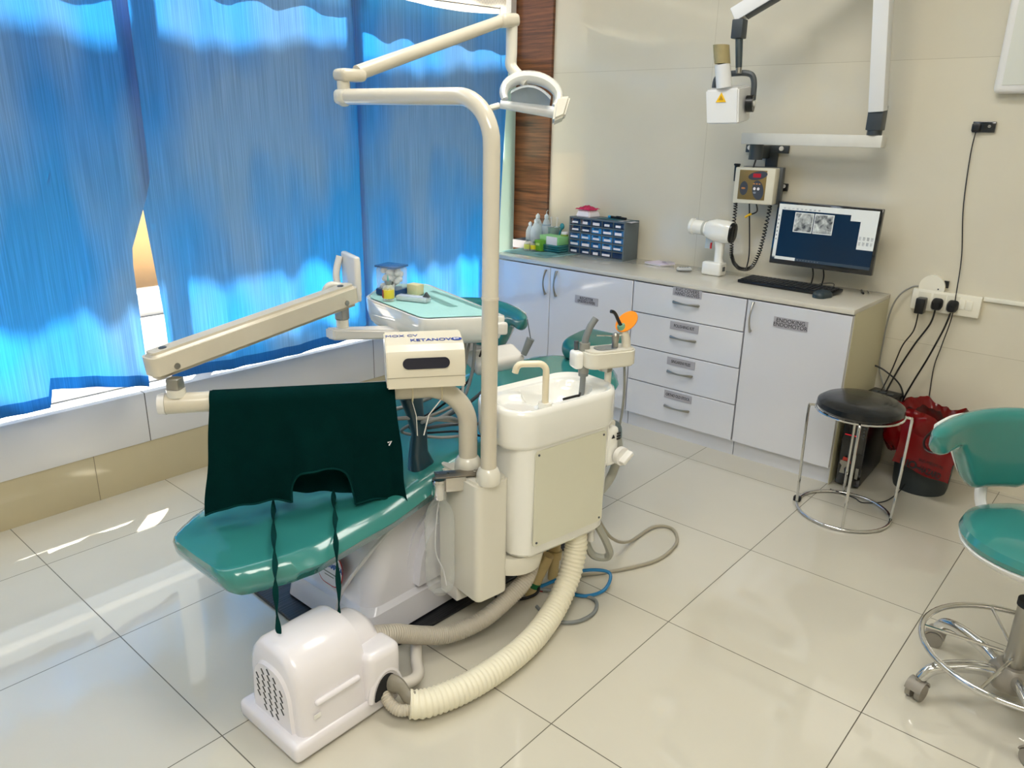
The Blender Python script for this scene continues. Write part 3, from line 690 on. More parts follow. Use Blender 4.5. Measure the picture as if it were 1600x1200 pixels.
B().tube(smooth_path([(-1.60, 3.61, 1.16), (-1.60, 3.63, 1.125), (-1.62, 3.64, 1.11), (-1.645, 3.63, 1.10)], 6), .0035, 6).build('short_lead', black, hc)
B().tube(smooth_path([(-1.625, 3.625, 1.108), (-1.64, 3.62, 1.10), (-1.652, 3.62, 1.09)], 4), .0055, 8).build('yellow_sleeve', yellow, hc)
cl = thing('wall_clip', 'small black metal clip with a white bolt right of the control box', 'clip', (-1.545, YB, 1.225))
B().box((-1.535, YB-.008, 1.235), (.06, .016, .035), bev=.002).build('clip_plate', black, cl)
B().cyl((-1.522, YB-.016, 1.24), (-1.522, YB-.022, 1.24), .009).build('bolt', plastic, cl)

# -------- sockets and cables on the wall
pb = thing('socket_board', 'white wall socket board with three plugs beside the cabinets', 'socket', (-.74, YB, .795))
SM = Matrix.Translation((-.738, YB-.014, .795)) @ Matrix.Rotation(R(0.5), 4, 'Y')
B(SM).box((0, 0, 0), (.272, .028, .092), bev=.005).build('plate', mat('ivory_plastic', 'EEEADA', .3, coat=.2), pb)
for x in (.066, .094): B(SM).box((x, -.0155, .004), (.024, .005, .042), bev=.002).build('switch', MATS['ivory_plastic'], pb)
for x in (-.085, -.025, .03): B(SM).box((x, -.0142, 0), (.05, .002, .07), bev=.001).build('socket', mat('ivory_dim', 'DEDAC8', .4), pb)
rd = thing('round_wall_plate', 'round white wall plate above the socket board', 'wall plate', (-.80, YB, .84))
B().cyl((-.802, YB, .855), (-.802, YB-.026, .855), .052, n=36).build('disc', MATS['ivory_plastic'], rd)
B().cyl((-.775, YB-.026, .85), (-.775, YB-.0275, .85), .003).build('hole', black, rd)
B().box((-.757, YB-.006, .872), (.03, .012, .03)).build('black_patch', black, rd)
def cable(name, pts, r, m, label, k=10):
    return B().tube(smooth_path(pts, k), r, 8).build(name, m, None, label, 'cable')
ad = thing('power_adapter', 'black power adapter in the left socket with its thin lead', 'adapter', (-.82, YB-.05, .77))
B().box((-.825, YB-.055, .775), (.036, .05, .068), bev=.004).build('adapter_body', black, ad)
B().tube(smooth_path([(-.828, YB-.06, .745), (-.835, YB-.05, .66), (-.87, YB-.05, .58), (-.895, YB-.05, .46), (-.915, YB-.08, .365)], 8), .003, 8).build('lead', black, ad)
for i, (x, lab, path) in enumerate(((-.766, 'black plug in the middle socket with a cable down to the cabinet', [(-.766, YB-.05, .77), (-.775, YB-.05, .70), (-.82, YB-.05, .60), (-.865, YB-.05, .48), (-.895, YB-.08, .365)]),
      (-.705, 'black plug in the right socket with a straight cable behind the red bag', [(-.705, YB-.05, .76), (-.72, YB-.05, .68), (-.76, YB-.05, .54), (-.80, YB-.05, .42), (-.825, YB-.05, .33), (-.83, YB-.06, .24)]))):
    p_ = thing('power_plug', lab, 'plug', (x, YB-.03, .785))
    B().loft([[(x+dx*s, YB-.028-d_, .79+dz*s-d_*.3) for dx, dz in rrect(.044, .046, .014, 5)] for d_, s in ((0, 1), (.02, .95), (.032, .6))]).build('plug_body', black, p_)
    B().tube(smooth_path(path, 8), .004, 8).build('lead', black, p_)
cable('grey_cable', [(-.84, YB-.01, .85), (-.88, YB-.02, .845), (-.925, YB-.03, .80), (-.95, YB-.03, .72), (-.957, YB-.03, .58), (-.953, YB-.03, .45), (-.905, YB-.06, .365)], .0035, hosegrey, 'grey cable arching from the round plate down beside the cabinet')
cable('thin_cable', [(-.752, YB-.02, 1.50), (-.757, YB-.008, 1.40), (-.745, YB-.008, 1.2), (-.715, YB-.008, 1.0), (-.702, YB-.035, .86), (-.700, YB-.035, .74), (-.722, YB-.01, .60), (-.735, YB-.01, .50), (-.73, YB-.01, .35), (-.715, YB-.05, .2), (-.70, 3.48, .05), (-.72, 3.30, .008), (-.79, 3.2, .006), (-.84, 3.22, .006), (-.94, 3.22, .012)], .0022, black, 'long thin black cable hanging from the upper socket past the board')
cable('looped_cable', [(-.99, YB-.05, .47), (-.93, YB-.05, .455), (-.855, YB-.04, .40), (-.825, YB-.045, .33), (-.835, YB-.05, .27)], .004, black, 'black cable curving out from behind the cabinet')
cd = B().box((-.2, YB-.008, .832), (.80, .016, .018), bev=.002)
cd.build('cable_conduit', MATS['ivory_plastic'], None, 'white plastic conduit strip running right from the socket board', 'conduit')
ss = thing('black_socket', 'small black socket plate high on the wall with a thin cable', 'socket', (-.728, YB, 1.52))
B().box((-.728, YB-.007, 1.52), (.082, .014, .042), bev=.002).build('plate', mat('gloss_black_plate', '101820', .15, coat=.4), ss)
B().box((-.754, YB-.018, 1.518), (.03, .018, .03), bev=.003).build('plug', black, ss)
B().cyl((-.708, YB-.014, 1.523), (-.708, YB-.016, 1.523), .006).build('dial', satin, ss)
ac = thing('wall_board', 'white board with bevelled edge at the upper right of the wall', 'board', (-.3, YB, 1.645))
B().box((-.345, YB-.03, 2.02), (.74, .06, .75), bev=.02, seg=3).build('panel', plastic, ac)
B().box((-.345, YB-.0615, 2.02), (.68, .004, .69), bev=.001).build('face', mat('board_face', 'DCDDD2', .35), ac)

# ------------------------------------------------------------------ round chrome stool
sx, sy = -.832, 3.065
st = thing('round_stool', 'round stool with black vinyl seat on thin chrome legs and ring', 'stool', (sx, sy, 0))
circ = lambda cx, cy, z, r, n=40: [(cx+r*math.cos(2*math.pi*i/n), cy+r*math.sin(2*math.pi*i/n), z) for i in range(n)]
B().tube(circ(sx, sy, .007, .18), .0065, 10, closed=True).build('floor_ring', chrome, st)
B(Matrix.Translation((sx, sy, .452))).lathe([(0, -.012), (.13, -.012), (.152, -.006), (.163, .008), (.160, .026), (.140, .040), (.09, .049), (0, .053)], n=48).build('seat', blackv, st)
B().tube(circ(sx, sy, .444, .163), .005, 8, closed=True).build('seat_ring', chrome, st)
for a in (198, 288, 18, 108):
    a = R(a); c_, s_ = math.cos(a), math.sin(a)
    B().tube(smooth_path([(sx+.165*c_, sy+.165*s_, .444), (sx+.182*c_, sy+.182*s_, .442), (sx+.188*c_, sy+.188*s_, .425), (sx+.186*c_, sy+.186*s_, .25), (sx+.18*c_, sy+.18*s_, .007)], 6), .0055, 8).build('leg', chrome, st)
B().box((sx-.178, sy-.035, .012), (.03, .02, .024), bev=.005).build('rubber_clip', blackm, st)
B().box((sx-.09, sy+.0, .425), (.09, .06, .03), rotz(R(20)), .004).build('seat_underside_block', blackm, st)

# ------------------------------------------------------------------ computer tower beside the cabinet
cp = thing('computer_tower', 'black computer tower on the floor between cabinet and red bag', 'computer', (-.90, 3.53, 0))
TM = Matrix.Translation((-.912, 3.50, 0)) @ rotz(R(3))
B(TM).box((0, 0, .163), (.10, .36, .306), bev=.004).build('case', mat('satin_black_steel', '101114', .35), cp)
fa = B(TM).box((0, -.184, .163), (.101, .010, .306), bev=.004); fa.build('front_panel', mat('gloss_black_front', '0A0A0D', .15, coat=.5), cp)
B(TM).box((-.012, -.190, .245), (.055, .002, .004)).build('red_strip', mat('red_light', 'D0142C', .4, emis=.4), cp)
sk = B(TM).prism([(-.022, .008), (.010, .010), (.012, .002), (.015, .0), (.010, .022), (-.018, .026)], 0, .001, frame((-.012, -.1895, .115), (1, 0, 0), z=(0, -1, 0))).build('red_sticker', mat('red_print', 'C0392B', .5), cp)
B(TM).prism([(-.018, -.045), (.004, -.045), (0, -.02), (.012, -.005), (.012, .012), (-.02, .015), (-.022, 0), (-.012, -.01)], 0, .001, frame((-.02, -.1895, .108), (1, 0, 0), z=(0, -1, 0))).build('silver_badge', satin, cp)
B(TM).box((.034, -.190, .075), (.012, .002, .05)).build('badge_strip', satin, cp)
for i in range(4): B(TM).cyl((.036, -.188, .24+.016*i), (.036, -.191, .24+.016*i), .0035, n=10).build('port', greyd, cp)
ub = thing('power_box', 'black power backup box with sockets on top of the computer tower', 'power supply', (-.90, 3.64, .318))
B().box((-.90, 3.655, .340), (.13, .10, .042), rotz(R(-6)), .006).build('box_body', black, ub)
for i in range(3): B().box((-.935+.033*i, 3.645, .3625), (.022, .03, .003), rotz(R(-6))).build('outlet', greyd, ub)

# ------------------------------------------------------------------ bin with red bio-hazard bag
bn = thing('waste_bin', 'dark grey round bin under the red bag by the wall', 'bin', (-.665, 3.55, 0))
B(Matrix.Translation((-.665, 3.55, 0))).lathe([(0, 0), (.105, 0), (.110, .02), (.118, .17), (.122, .18), (.115, .17), (.1, .012), (0, .012)], n=36).build('bin_body', mat('charcoal_bin', '2C3438', .55), bn)
rb = thing('red_waste_bag', 'translucent red plastic bag printed BIO-HAZARD draped over the bin', 'bag', (-.665, 3.55, .1))
redm = mat('red_polythene', '94080F', .22, coat=.4, alpha=.9, noise=.2, nscale=8)
def bag(u, v):
    a = 2*math.pi*u
    n = .007*math.sin(a*5+v*5)+.005*math.sin(a*11-v*9)+.003*math.sin(a*23+v*17)
    prof = [(.124, .165), (.140, .20), (.146, .25), (.148, .30), (.138, .345), (.118, .365), (.10, .33)]
    t = v*(len(prof)-1); i = min(int(t), len(prof)-2); f = t-i
    r = prof[i][0]*(1-f)+prof[i+1][0]*f; z = prof[i][1]*(1-f)+prof[i+1][1]*f
    r += n; y = math.sin(a)*r
    x = math.cos(a)*r*1.12
    if x < 0: x *= 1.12
    return (-.665+x, min(3.55+y, YB-.01), z + .012*math.sin(a*3+1) + n*.8)
B().sheet(bag, 90, 24, .0008).build('bag_body', redm, rb)
def flap(u, v):
    x = -.755+.225*u + .01*math.sin(v*4)*(1-u); zb = .150-.040*u+.006*math.sin(u*8); zt = .335+.02*math.sin(u*5+1)
    return (x, 3.383+.012*math.sin(u*7+v*3)*v + .055*v*v, zb+(zt-zb)*v)
B().sheet(flap, 30, 20, .0008).build('hanging_flap', redm, rb)
tx = B(); RT = Matrix.Rotation(R(-5), 4, 'Z')
tx.text('BIO-', .046, FRONT(-.683, 3.3795, .158) @ RT, bold=.0016, sx=.9); tx.text('HAZARD', .038, FRONT(-.603, 3.3795, .143) @ Matrix.Rotation(R(-9), 4, 'Z'), bold=.001, sx=.55)
tx.text('BIO-MEDICAL', .018, FRONT(-.605, 3.3795, .184) @ RT, sx=.9)
tx.build('printed_text', ink, rb)
B().tube(smooth_path([(-.625, 3.40, .325), (-.645, 3.37, .285), (-.635, 3.365, .25), (-.60, 3.365, .24), (-.575, 3.37, .265), (-.59, 3.39, .31)], 6), .007, 8, flat=.4).build('tied_handle', mat('black_print_loop', '241014', .3), rb)

# ------------------------------------------------------------------ teal operator stools
def crosssec(c, T, Nrm, h, t, k=14):
    """rounded cross-section ring: h tall, t thick, around c; T across, Nrm through"""
    out = []
    for x, y in rrect(t, h, min(t, h)*.48, 4): out.append(Vector(c) + Nrm*x + Vector((0, 0, 1))*y)
    return out
def op_stool(label, loc, rz, back_a):
    s = thing('operator_stool', label, 'stool', (0, 0, 0))
    hub = B().lathe([(0, .045), (.045, .045), (.058, .065), (.056, .095), (.04, .115), (0, .115)], n=28); hub.build('hub', mat('taupe_plastic', '938D82', .35), s)
    for k in range(5):
        a = R(72*k); c_, s_ = math.cos(a), math.sin(a)
        P_ = lambda r, z: (r*c_, r*s_, z)
        B().tube(smooth_path([P_(.04, .085), P_(.10, .103), (.18*c_, .18*s_, .104), P_(.225, .090), P_(.246, .064)], 6), lambda t: .020-.004*t, 14, flat=.85).build('leg', chrome, s)
        w = B(Matrix.Translation((.25*c_, .25*s_, 0)) @ rotz(a+R(35)))
        w.cyl((0, 0, .040), (0, 0, .068), .008); 
        w.cyl((0, -.020, .025), (0, -.006, .025), .025, n=24).cyl((0, .006, .025), (0, .020, .025), .025, n=24)
        cs = w.build('caster', mat('taupe_nylon', '8C867C', .45), s)
        B(Matrix.Translation((.25*c_, .25*s_, 0)) @ rotz(a+R(35))).loft([[(r_*math.cos(t), yy, .030+r_*math.sin(t)) for t in [R(10+160*i/10) for i in range(11)]] + [(r2*math.cos(t), yy, .030+r2*math.sin(t)) for t in [R(170-160*i/10) for i in range(11)]] for yy, r_, r2 in ((-.022, .029, .024), (.022, .029, .024))]).build('caster_hood', MATS['taupe_nylon'], cs)
    B().cyl((0, 0, .11), (0, 0, .30), .026, n=24).build('gas_lift', satin, s)
    B().cyl((0, 0, .30), (0, 0, .318), .029, n=24).build('collar', blackm, s)
    B().cyl((0, 0, .31), (0, 0, .435), .014).build('piston', chrome, s)
    B().tube(circ(0, 0, .145, .232, 56), .0085, 10, closed=True).build('foot_ring', chrome, s)
    for k in range(3):
        a = R(72*k+110); B().cyl((.03*math.cos(a), .03*math.sin(a), .145), (.226*math.cos(a), .226*math.sin(a), .145), .005, n=8).build('ring_strut', chrome, s)
    B().lathe([(0, .425), (.10, .428), (.165, .44), (.192, .458), (.196, .468), (.185, .474), (0, .475)], n=48).build('seat_shell', plastic, s)
    B().lathe([(0, .466), (.18, .466), (.194, .474), (.199, .488), (.192, .506), (.165, .520), (.10, .528), (0, .530)], n=48).build('seat_cushion', teal, s)
    A = R(back_a); f = Vector((math.cos(A), math.sin(A), 0))     # from seat centre towards the backrest
    side = Vector((-f.y, f.x, 0)); rings = []; shell = []
    NS = 36
    for i in range(NS+1):
        q = -1+2*i/NS; aq = abs(q)
        sm = max(0., min(1., (aq-.22)/.42)); sm = sm*sm*(3-2*sm)
        tip = math.sqrt(max(0., 1-((aq-.82)/.18)**2)) if aq > .82 else 1.
        h = (.235*(1-sm) + .085*sm)*max(.12, tip); top = .775 - .022*q*q + .012*(1-tip)*-1
        th = (.05+.018*(1-aq))*max(.2, tip)
        cx = f*(.235 - .115*(q*q)*1.0) + side*(q*.275)
        c = cx + Vector((0, 0, top-h/2))
        nrm = (f + side*(q*.75)).normalized()
        rings.append(crosssec(c, side, nrm, h, th)); 
        shell.append(crosssec(c+nrm*(th*.42), side, nrm, h*.86, .012))
    B().loft(rings).build('backrest', teal, s)
    B().loft(shell[3:-3]).build('backrest_shell', plastic, s)
    B().tube(smooth_path([tuple(f*.05+Vector((0, 0, .445))), tuple(f*.17+Vector((0, 0, .435))), tuple(f*.255+Vector((0, 0, .47))), tuple(f*.275+Vector((0, 0, .56))), tuple(f*.272+Vector((0, 0, .66)))], 6), .022, 12, flat=.5).build('back_bar', plastic, s)
    s.location = loc; s.rotation_euler = (0, 0, rz); return s
os1 = op_stool('teal operator stool at the right edge, seat and chrome castor base in view', (-.105, 2.24, 0), R(5), 130)
os2 = dup(os1, (-2.39, 2.39, 0), R(-32), 'teal operator stool behind the instrument tray, only its dark backrest showing')
for c_ in os2.children:        # this one is wound lower
    if c_.name.split('.')[0] in ('seat_shell', 'seat_cushion', 'backrest', 'backrest_shell', 'back_bar'): c_.location.z -= .06

# ------------------------------------------------------------------ dental chair
XC = -1.748
ch = thing('dental_chair', 'reclined teal vinyl dental chair on a white moulded base', 'dental chair', (XC, 1.65, 0))
def lerp_tab(tab, y):
    if y <= tab[0][0]: return tab[0][1]
    for (a, p), (b_, q) in zip(tab[:-1], tab[1:]):
        if y <= b_:
            t = (y-a)/(b_-a); t = t*t*(3-2*t)*.5+t*.5
            return p+(q-p)*t
    return tab[-1][1]
TW = [(.785, .24), (.795, .30), (.81, .335), (.84, .375), (.885, .425), (.94, .475), (1.0, .515), (1.1, .525), (1.45, .55), (1.62, .60), (1.85, .57), (2.25, .54), (2.38, .46), (2.46, .34), (2.49, .2)]
TZ = [(.78, .425), (.9, .437), (1.2, .475), (1.42, .525), (1.6, .548), (1.8, .558), (2.2, .575), (2.5, .585)]
TT = [(.785, .03), (.79, .05), (.80, .068), (.82, .08), (.86, .082), (1.3, .085), (1.6, .10), (2.3, .09), (2.49, .04)]
rings = []
NY = 90
for i in range(NY+1):
    t = i/NY; y = .785+(2.49-.785)*t**1.7
    w, z, th = lerp_tab(TW, y), lerp_tab(TZ, y), lerp_tab(TT, y)
    bol = .028*math.exp(-((y-1.58)/.16)**2)+.012*math.exp(-((y-2.0)/.3)**2)
    sec = []
    n = 20
    for k in range(n+1):              # top, left to right
        q = -1+2*k/n
        e = max(0., (abs(q)-.80)/.20)
        sec.append((XC+w/2*q*.985, y, z + bol*abs(q)**2.5 - (1-math.sqrt(max(0, 1-e*e)))*th*.48 - .006*(1-q*q)))
    for k in range(1, n):
        q = 1-2*k/n
        e = max(0., (abs(q)-.78)/.22)
        sec.append((XC+w/2*q*(1.0 if abs(q) < .99 else .985), y, z + bol*abs(q)**2.5*.6 - th + (1-math.sqrt(max(0, 1-e*e)))*th*.48))
    rings.append(sec)
B().loft(rings).build('cushion', teal, ch, ang=60)
rings = []
for i in range(21):
    t = i/20; y = 2.42+.24*t; q = 2*t-1
    w = .25*math.sqrt(max(.05, 1-q**4)); th = .085*math.sqrt(max(.12, 1-q**4)); z = .615+.03*t
    rings.append([(XC+x, y, z+zz) for x, zz in rrect(w, th, th*.45, 5)])
B().loft(rings).build('headrest', teald, ch, ang=60)
B().box((XC, 2.40, .56), (.07, .22, .03), Matrix.Rotation(R(10), 4, 'X'), .004).build('headrest_bar', chrome, ch)
slate = mat('slate_vinyl', '1F3A46', .3, coat=.3)
B().loft([[(x_+(a_*w), yy+b_*w2, z) for a_, b_ in rrect(.042, .06, .019, 4)] for z, w, w2, x_, yy in ((.47, 1.9, 1.9, -1.575, 1.42), (.52, 1.5, 1.4, -1.575, 1.415), (.57, 1., 1., -1.572, 1.40), (.63, .85, .8, -1.572, 1.405), (.69, .95, .9, -1.585, 1.40), (.74, 1.1, 1.3, -1.60, 1.40))]).build('armrest_post', slate, ch)
B().box((-1.605, 1.425, .752), (.055, .15, .03), rotz(R(8)), .012, 3).build('armrest', slate, ch)
# moulded base
bp_ = mat('moulded_abs', 'DDDCE4', .14, coat=.5)
hull = []
for z, x0, x1, y0, y1, r_ in ((.018, -1.985, -1.555, 1.175, 2.22, .03), (.10, -1.975, -1.565, 1.185, 2.21, .035), (.115, -1.955, -1.58, 1.20, 2.19, .05), (.25, -1.94, -1.59, 1.225, 2.14, .08), (.36, -1.93, -1.60, 1.27, 2.05, .09), (.44, -1.90, -1.63, 1.38, 1.95, .10), (.47, -1.86, -1.67, 1.45, 1.88, .09)):
    hull.append([(x, y, z) for x, y in rrect(x1-x0, y1-y0, r_, 6, (x0+x1)/2, (y0+y1)/2)])
B().loft(hull).build('base_cover', bp_, ch)
arc = [(1.36-.02, .10), (1.36, .22)] + [(1.73+.36*math.cos(R(a)), .235+.175*math.sin(R(a))) for a in range(165, 14, -10)] + [(2.10, .22), (2.12, .10)]
B().prism([(y, z) for y, z in arc], -.035, .045, frame((-1.60, 0, 0), (0, 1, 0), y=(0, 0, 1)), bev=.03, seg=4).build('side_cover', bp_, ch)
B().box((XC, 1.72, .475), (.16, .5, .07), bev=.01).build('seat_bracket', greyd, ch)
bdM = Matrix.Translation((-1.748, 1.196, .195)) @ Matrix.Rotation(R(-8), 4, 'X')
def badge(pw, ph_, off, m, nm, par):
    return B(bdM).prism(rrect(pw, ph_, min(pw, ph_)*.42, 6), 0, .001, frame((0, -off, 0), (1, 0, 0), z=(0, -1, 0))).build(nm, m, par)
bd = badge(.125, .105, .006, mat('badge_red', 'C03038', .4), 'maker_sticker', ch)
badge(.117, .097, .0072, paper_w, 'sticker_face', bd)
B(bdM).text('MOOKAMBIKA', .022, FRONT(0, -.0085, .012), bold=.001, sx=.82).build('lettering', mat('badge_blue', '2258A8', .4), bd)
B(bdM).box((.0, -.0087, .033), (.03, .001, .018)).build('red_mark', MATS['badge_red'], bd)
B(bdM).box((.0, -.0087, -.012), (.06, .0008, .003)).box((.0, -.0087, -.022), (.045, .0008, .0025)).build('small_print', greyp, bd)
B().tube(smooth_path([(-1.62, 1.60, .43), (-1.565, 1.42, .43), (-1.555, 1.25, .36), (-1.62, 1.14, .2), (-1.66, 1.14, .06), (-1.64, 1.17, .006)], 8), .0055, 8).build('air_tube', mat('milky_tube', 'C9C9CC', .3), ch)
mt = B().box((-1.80, 1.62, .006), (.60, 1.04, .012), rotz(R(-2)), .003, 1)
mt.build('rubber_mat', mat('ribbed_black_rubber', '14161C', .35, bump=.6, bscale=90, stretch=(1, .02, 1)), None, 'black ribbed rubber mat under the dental chair base', 'mat')

# ------------------------------------------------------------------ spittoon unit, pole housing
PX, PY = -1.338, 1.452       # lamp pole
GX, GY = -1.440, 1.474       # delivery gooseneck
un = thing('spittoon_unit', 'white dental unit with basin, control body and upright pole housing', 'dental unit', (-1.36, 1.65, 0))
HM2 = Matrix.Translation((-1.425, 1.478, 0)) @ rotz(R(-9))
B(HM2).prism(rrect(.205, .118, .022, 5), .15, .535, bev=.008).build('pole_housing', cream, un)
B(HM2).box((-.045, -.015, .145), (.085, .085, .075), bev=.004).build('housing_foot', white, un)
B().lathe([(.034, .53), (.036, .535), (.034, .56), (.027, .575), (.024, .578)], Matrix.Translation((PX, PY, 0))).build('pole_socket', cream, un)
B().lathe([(.038, .53), (.040, .535), (.038, .56), (.031, .572), (.028, .575)], Matrix.Translation((GX, GY, 0))).build('gooseneck_socket', cream, un)
UM = Matrix.Translation((-1.262, 1.50, 0)) @ rotz(R(-9.5))    # local x: towards the camera side is +, y along the unit
body = []
for z, in_, r_ in ((.262, .03, .05), (.270, .012, .06), (.285, .002, .06), (.45, 0, .055), (.63, -.002, .055)):
    body.append([(x, y, z) for x, y in rrect(.215-2*in_, .375-2*in_, r_, 7, -.1085, .195)])
B(UM).loft(body).build('cabinet_body', ceramic, un)
pnM = frame((.0015, .195, .465), (0, 1, 0), y=(0, 0, 1))
fp = B(UM).prism(rrect(.285, .305, .012, 4), 0, .003, pnM).build('access_panel', mat('pale_cream_panel', 'DAD8C4', .3, noise=.04, nscale=7), un)
for yy in (-.13, .13):
    for zz in (-.14, .14): B(UM).cyl((.004, .195+yy, .465+zz), (.0065, .195+yy, .465+zz), .0035, n=10).build('screw', greyd, fp)
B(UM).box((-.06, .385, .545), (.11, .05, .13), bev=.015, seg=3).build('valve_housing', ceramic, un)
kn = B(UM).cyl((.0, .405, .515), (.018, .405, .515), .029, n=28).build('knob', plastic, un)
B(UM).box((.027, .408, .515), (.026, .05, .016), Matrix.Rotation(R(35), 4, 'X'), .004).build('knob_grip', plastic, kn)
mk = B(UM)
for i in range(3): mk.box((-.001, .398, .590-.009*i), (.003, .014, .005))
mk.prism([(-.007, 0), (.007, 0), (0, .012)], 0, .002, frame((-.003, .376, .578), (0, 1, 0), y=(0, 0, 1)))
mk.build('printed_mark', ink, un)
B(UM).box((-.09, -.004, .50), (.022, .003, .03)).cyl((-.09, -.006, .50), (-.09, -.012, .50), .007).build('side_switch', black, un)
# basin with a sunk bowl
def basin_h(x, y):
    bx, by = -.115, .235
    d = math.hypot((x-bx)/.088, (y-by)/.118)
    z = 0.
    if d < 1: z -= .075*(1-d*d)**.6
    e = math.hypot((x+.10)/.075, (y-.075)/.062)
    if e < 1: z -= .016*min(1, (1-e)*4)
    return z
bs = []
out = rrect(.245, .435, (.09, .09, .10, .085), 12, -.112, .195)
for z, in_ in ((.622, .014), (.628, .004), (.640, .0), (.725, 0.), (.737, .003), (.742, .010)):
    bs.append([(-.112+(x+.112)*(1-in_/.1225), .195+(y-.195)*(1-in_/.2175), z) for x, y in out])
last = bs[-1]; NR = 30
for k in range(1, NR+1):
    s_ = 1-k/NR
    s_ = max(s_, .004); c_ = (-.115, .225)
    ring = []
    for p in last:
        x = c_[0]+(p[0]-c_[0])*s_; y = c_[1]+(p[1]-c_[1])*s_
        lip = min(1, (1-s_)*9)
        ring.append((x, y, .742 - .010*lip + basin_h(x, y)))
    bs.append(ring)
B(UM).loft(bs).build('basin', ceramic, un, ang=55)
B(UM).cyl((-.115, .235, .656), (-.115, .235, .661), .014).build('drain', chrome, un)
fx, fy = -.022, .105
B(UM).cyl((fx, fy, .728), (fx, fy, .748), .020).build('faucet_base', ceramic, un)
fd = Vector((-.55, -.84, 0)).normalized()
fpth = [Vector((fx, fy, .74)), Vector((fx, fy, .80)), Vector((fx, fy, .84))]
for a in range(15, 91, 15): fpth.append(Vector((fx, fy, .84)) + fd*(.022*(1-math.cos(R(a)))) + Vector((0, 0, .022*math.sin(R(a)))))
e_ = fpth[-1]+fd*.045; fpth.append(e_)
for a in range(15, 80, 15): fpth.append(e_ + fd*(.018*math.sin(R(a))) - Vector((0, 0, .018*(1-math.cos(R(a))))))
fpth.append(fpth[-1]+Vector((fd.x*.003, fd.y*.003, -.012)))
B(UM).tube(fpth, .0095, 14).build('faucet', mat('ivory_pipe', 'E8DCC0', .25, coat=.3), un)
# grey elbow and suction hose on the far side
B(UM).tube(smooth_path([(-.06, .405, .585), (-.06, .435, .588), (-.06, .452, .575), (-.06, .455, .545)], 6), .017, 14).build('hose_elbow', mat('slate_elbow', '66757A', .4), un)
B(UM).tube(smooth_path([(-.06, .455, .55), (-.055, .462, .49), (-.07, .45, .40), (-.10, .41, .32), (-.11, .38, .27)], 8), .0145, 12).build('suction_hose', mat('flexible_grey', 'A8A89E', .5), un)
# base arm under the body
B(UM).lathe([(0, .19), (.07, .19), (.095, .205), (.102, .24), (.095, .262), (0, .266)], Matrix.Translation((-.125, .075, 0)), n=32).build('swivel_plate', cream, un)
B().box((-1.50, 1.70, .20), (.24, .12, .07), bev=.01).build('swivel_arm', cream, un)
# steel bottle bracket
beam('bottle_bracket', (-1.445, 1.385, .518), (-1.412, 1.432, .518), .042, .043, steel, un, side=(0, 0, 1), bev=.002)
beam('bracket_cover', (-1.462, 1.362, .5425), (-1.385, 1.468, .5425), .044, .003, mat('dark_steel', '8C8478', .35, .9), un, side=(0, 0, 1), bev=.001)
for p_ in ((-1.458, 1.368), (-1.440, 1.392), (-1.392, 1.452), (-1.399, 1.462)): B().cyl((*p_, .544), (*p_, .547), .004, n=10).build('bracket_screw', chrome, un)
# instrument holder on its post
AM = frame((-1.262, 1.905, .822), (.44, .9, 0), z=(0, 0, 1))
B(AM).prism(rrect(.17, .085, .036, 8), -.027, .027, bev=.006).build('holder_block', cream, un)
B(AM).box((-.098, .02, -.005), (.03, .05, .055), bev=.01, seg=3).build('holder_block_end', ceramic, un)
B(AM).prism(rrect(.075, .045, .02, 6, -.01, 0), .0275, .030).build('holder_recess', mat('mirror_label', '9AA0A8', .12, .8), un)
B().cyl((-1.265, 1.915, .62), (-1.265, 1.915, .82), .011).build('holder_post', cream, un)
B().box((-1.265, 1.90, .80), (.035, .03, .05), bev=.004).build('holder_clamp', satin, un)
B(UM).box((-.06, .37, .60), (.06, .09, .04), bev=.006).build('post_mount', cream, un)

# small things held or lying on the unit
hp = lambda s, w, h: AM @ Vector((s, w, h))
cl_ = thing('curing_light', 'white curing light with black tip and round orange shield', 'curing light', (-1.24, 1.96, .84))
B().tube(smooth_path([hp(.058, .0, -.03), hp(.061, 0, .02), hp(.060, 0, .045), hp(.053, .0, .068), hp(.043, 0, .085)], 6), lambda t: .0155-.003*t, 14).build('handle', mat('ivory_scratched', 'E4DECF', .35, noise=.08, nscale=60), cl_)
B().cyl(hp(.045, 0, .080), hp(.038, 0, .096), .014, .012).build('green_collar', mat('sage_plastic', '6FA58C', .4), cl_)
B().tube(smooth_path([hp(.040, 0, .092), hp(.028, 0, .112), hp(.018, 0, .130), hp(.010, 0, .138), hp(.0, 0, .141)], 5), .0055, 10).build('light_tip', black, cl_)
sd = frame(hp(.056, .0, .104), (hp(.085, 0, .19)-hp(.02, 0, .13)), z=(hp(-.3, -.35, .9)-hp(0, 0, 0)))
B(sd).lathe([(0, 0), (.036, 0), (.036, .003), (0, .003)], Matrix.Translation((.002, 0, -.002)) @ Matrix.Diagonal((1.1, .85, 1, 1)), n=32).build('eye_shield', orange, cl_)
sc_ = thing('suction_tip', 'grey curved suction handle standing left in the holder', 'suction handle', (-1.31, 1.86, .84))
B().tube(smooth_path([hp(-.072, .02, -.06), hp(-.072, .02, .03), hp(-.071, .02, .05), hp(-.066, .02, .07), hp(-.055, .02, .095), hp(-.038, .02, .118)], 6), lambda t: .0155 if t < .3 else .0105+.0*t, 12).build('handle', greyp, sc_)
B().cyl(hp(-.072, .02, -.05), hp(-.072, .02, .045), .0165).build('grip', hosegrey, sc_)
B().cyl(hp(-.096, .03, -.02), hp(-.096, .03, .05), .007).build('side_nozzle', greyd, sc_)
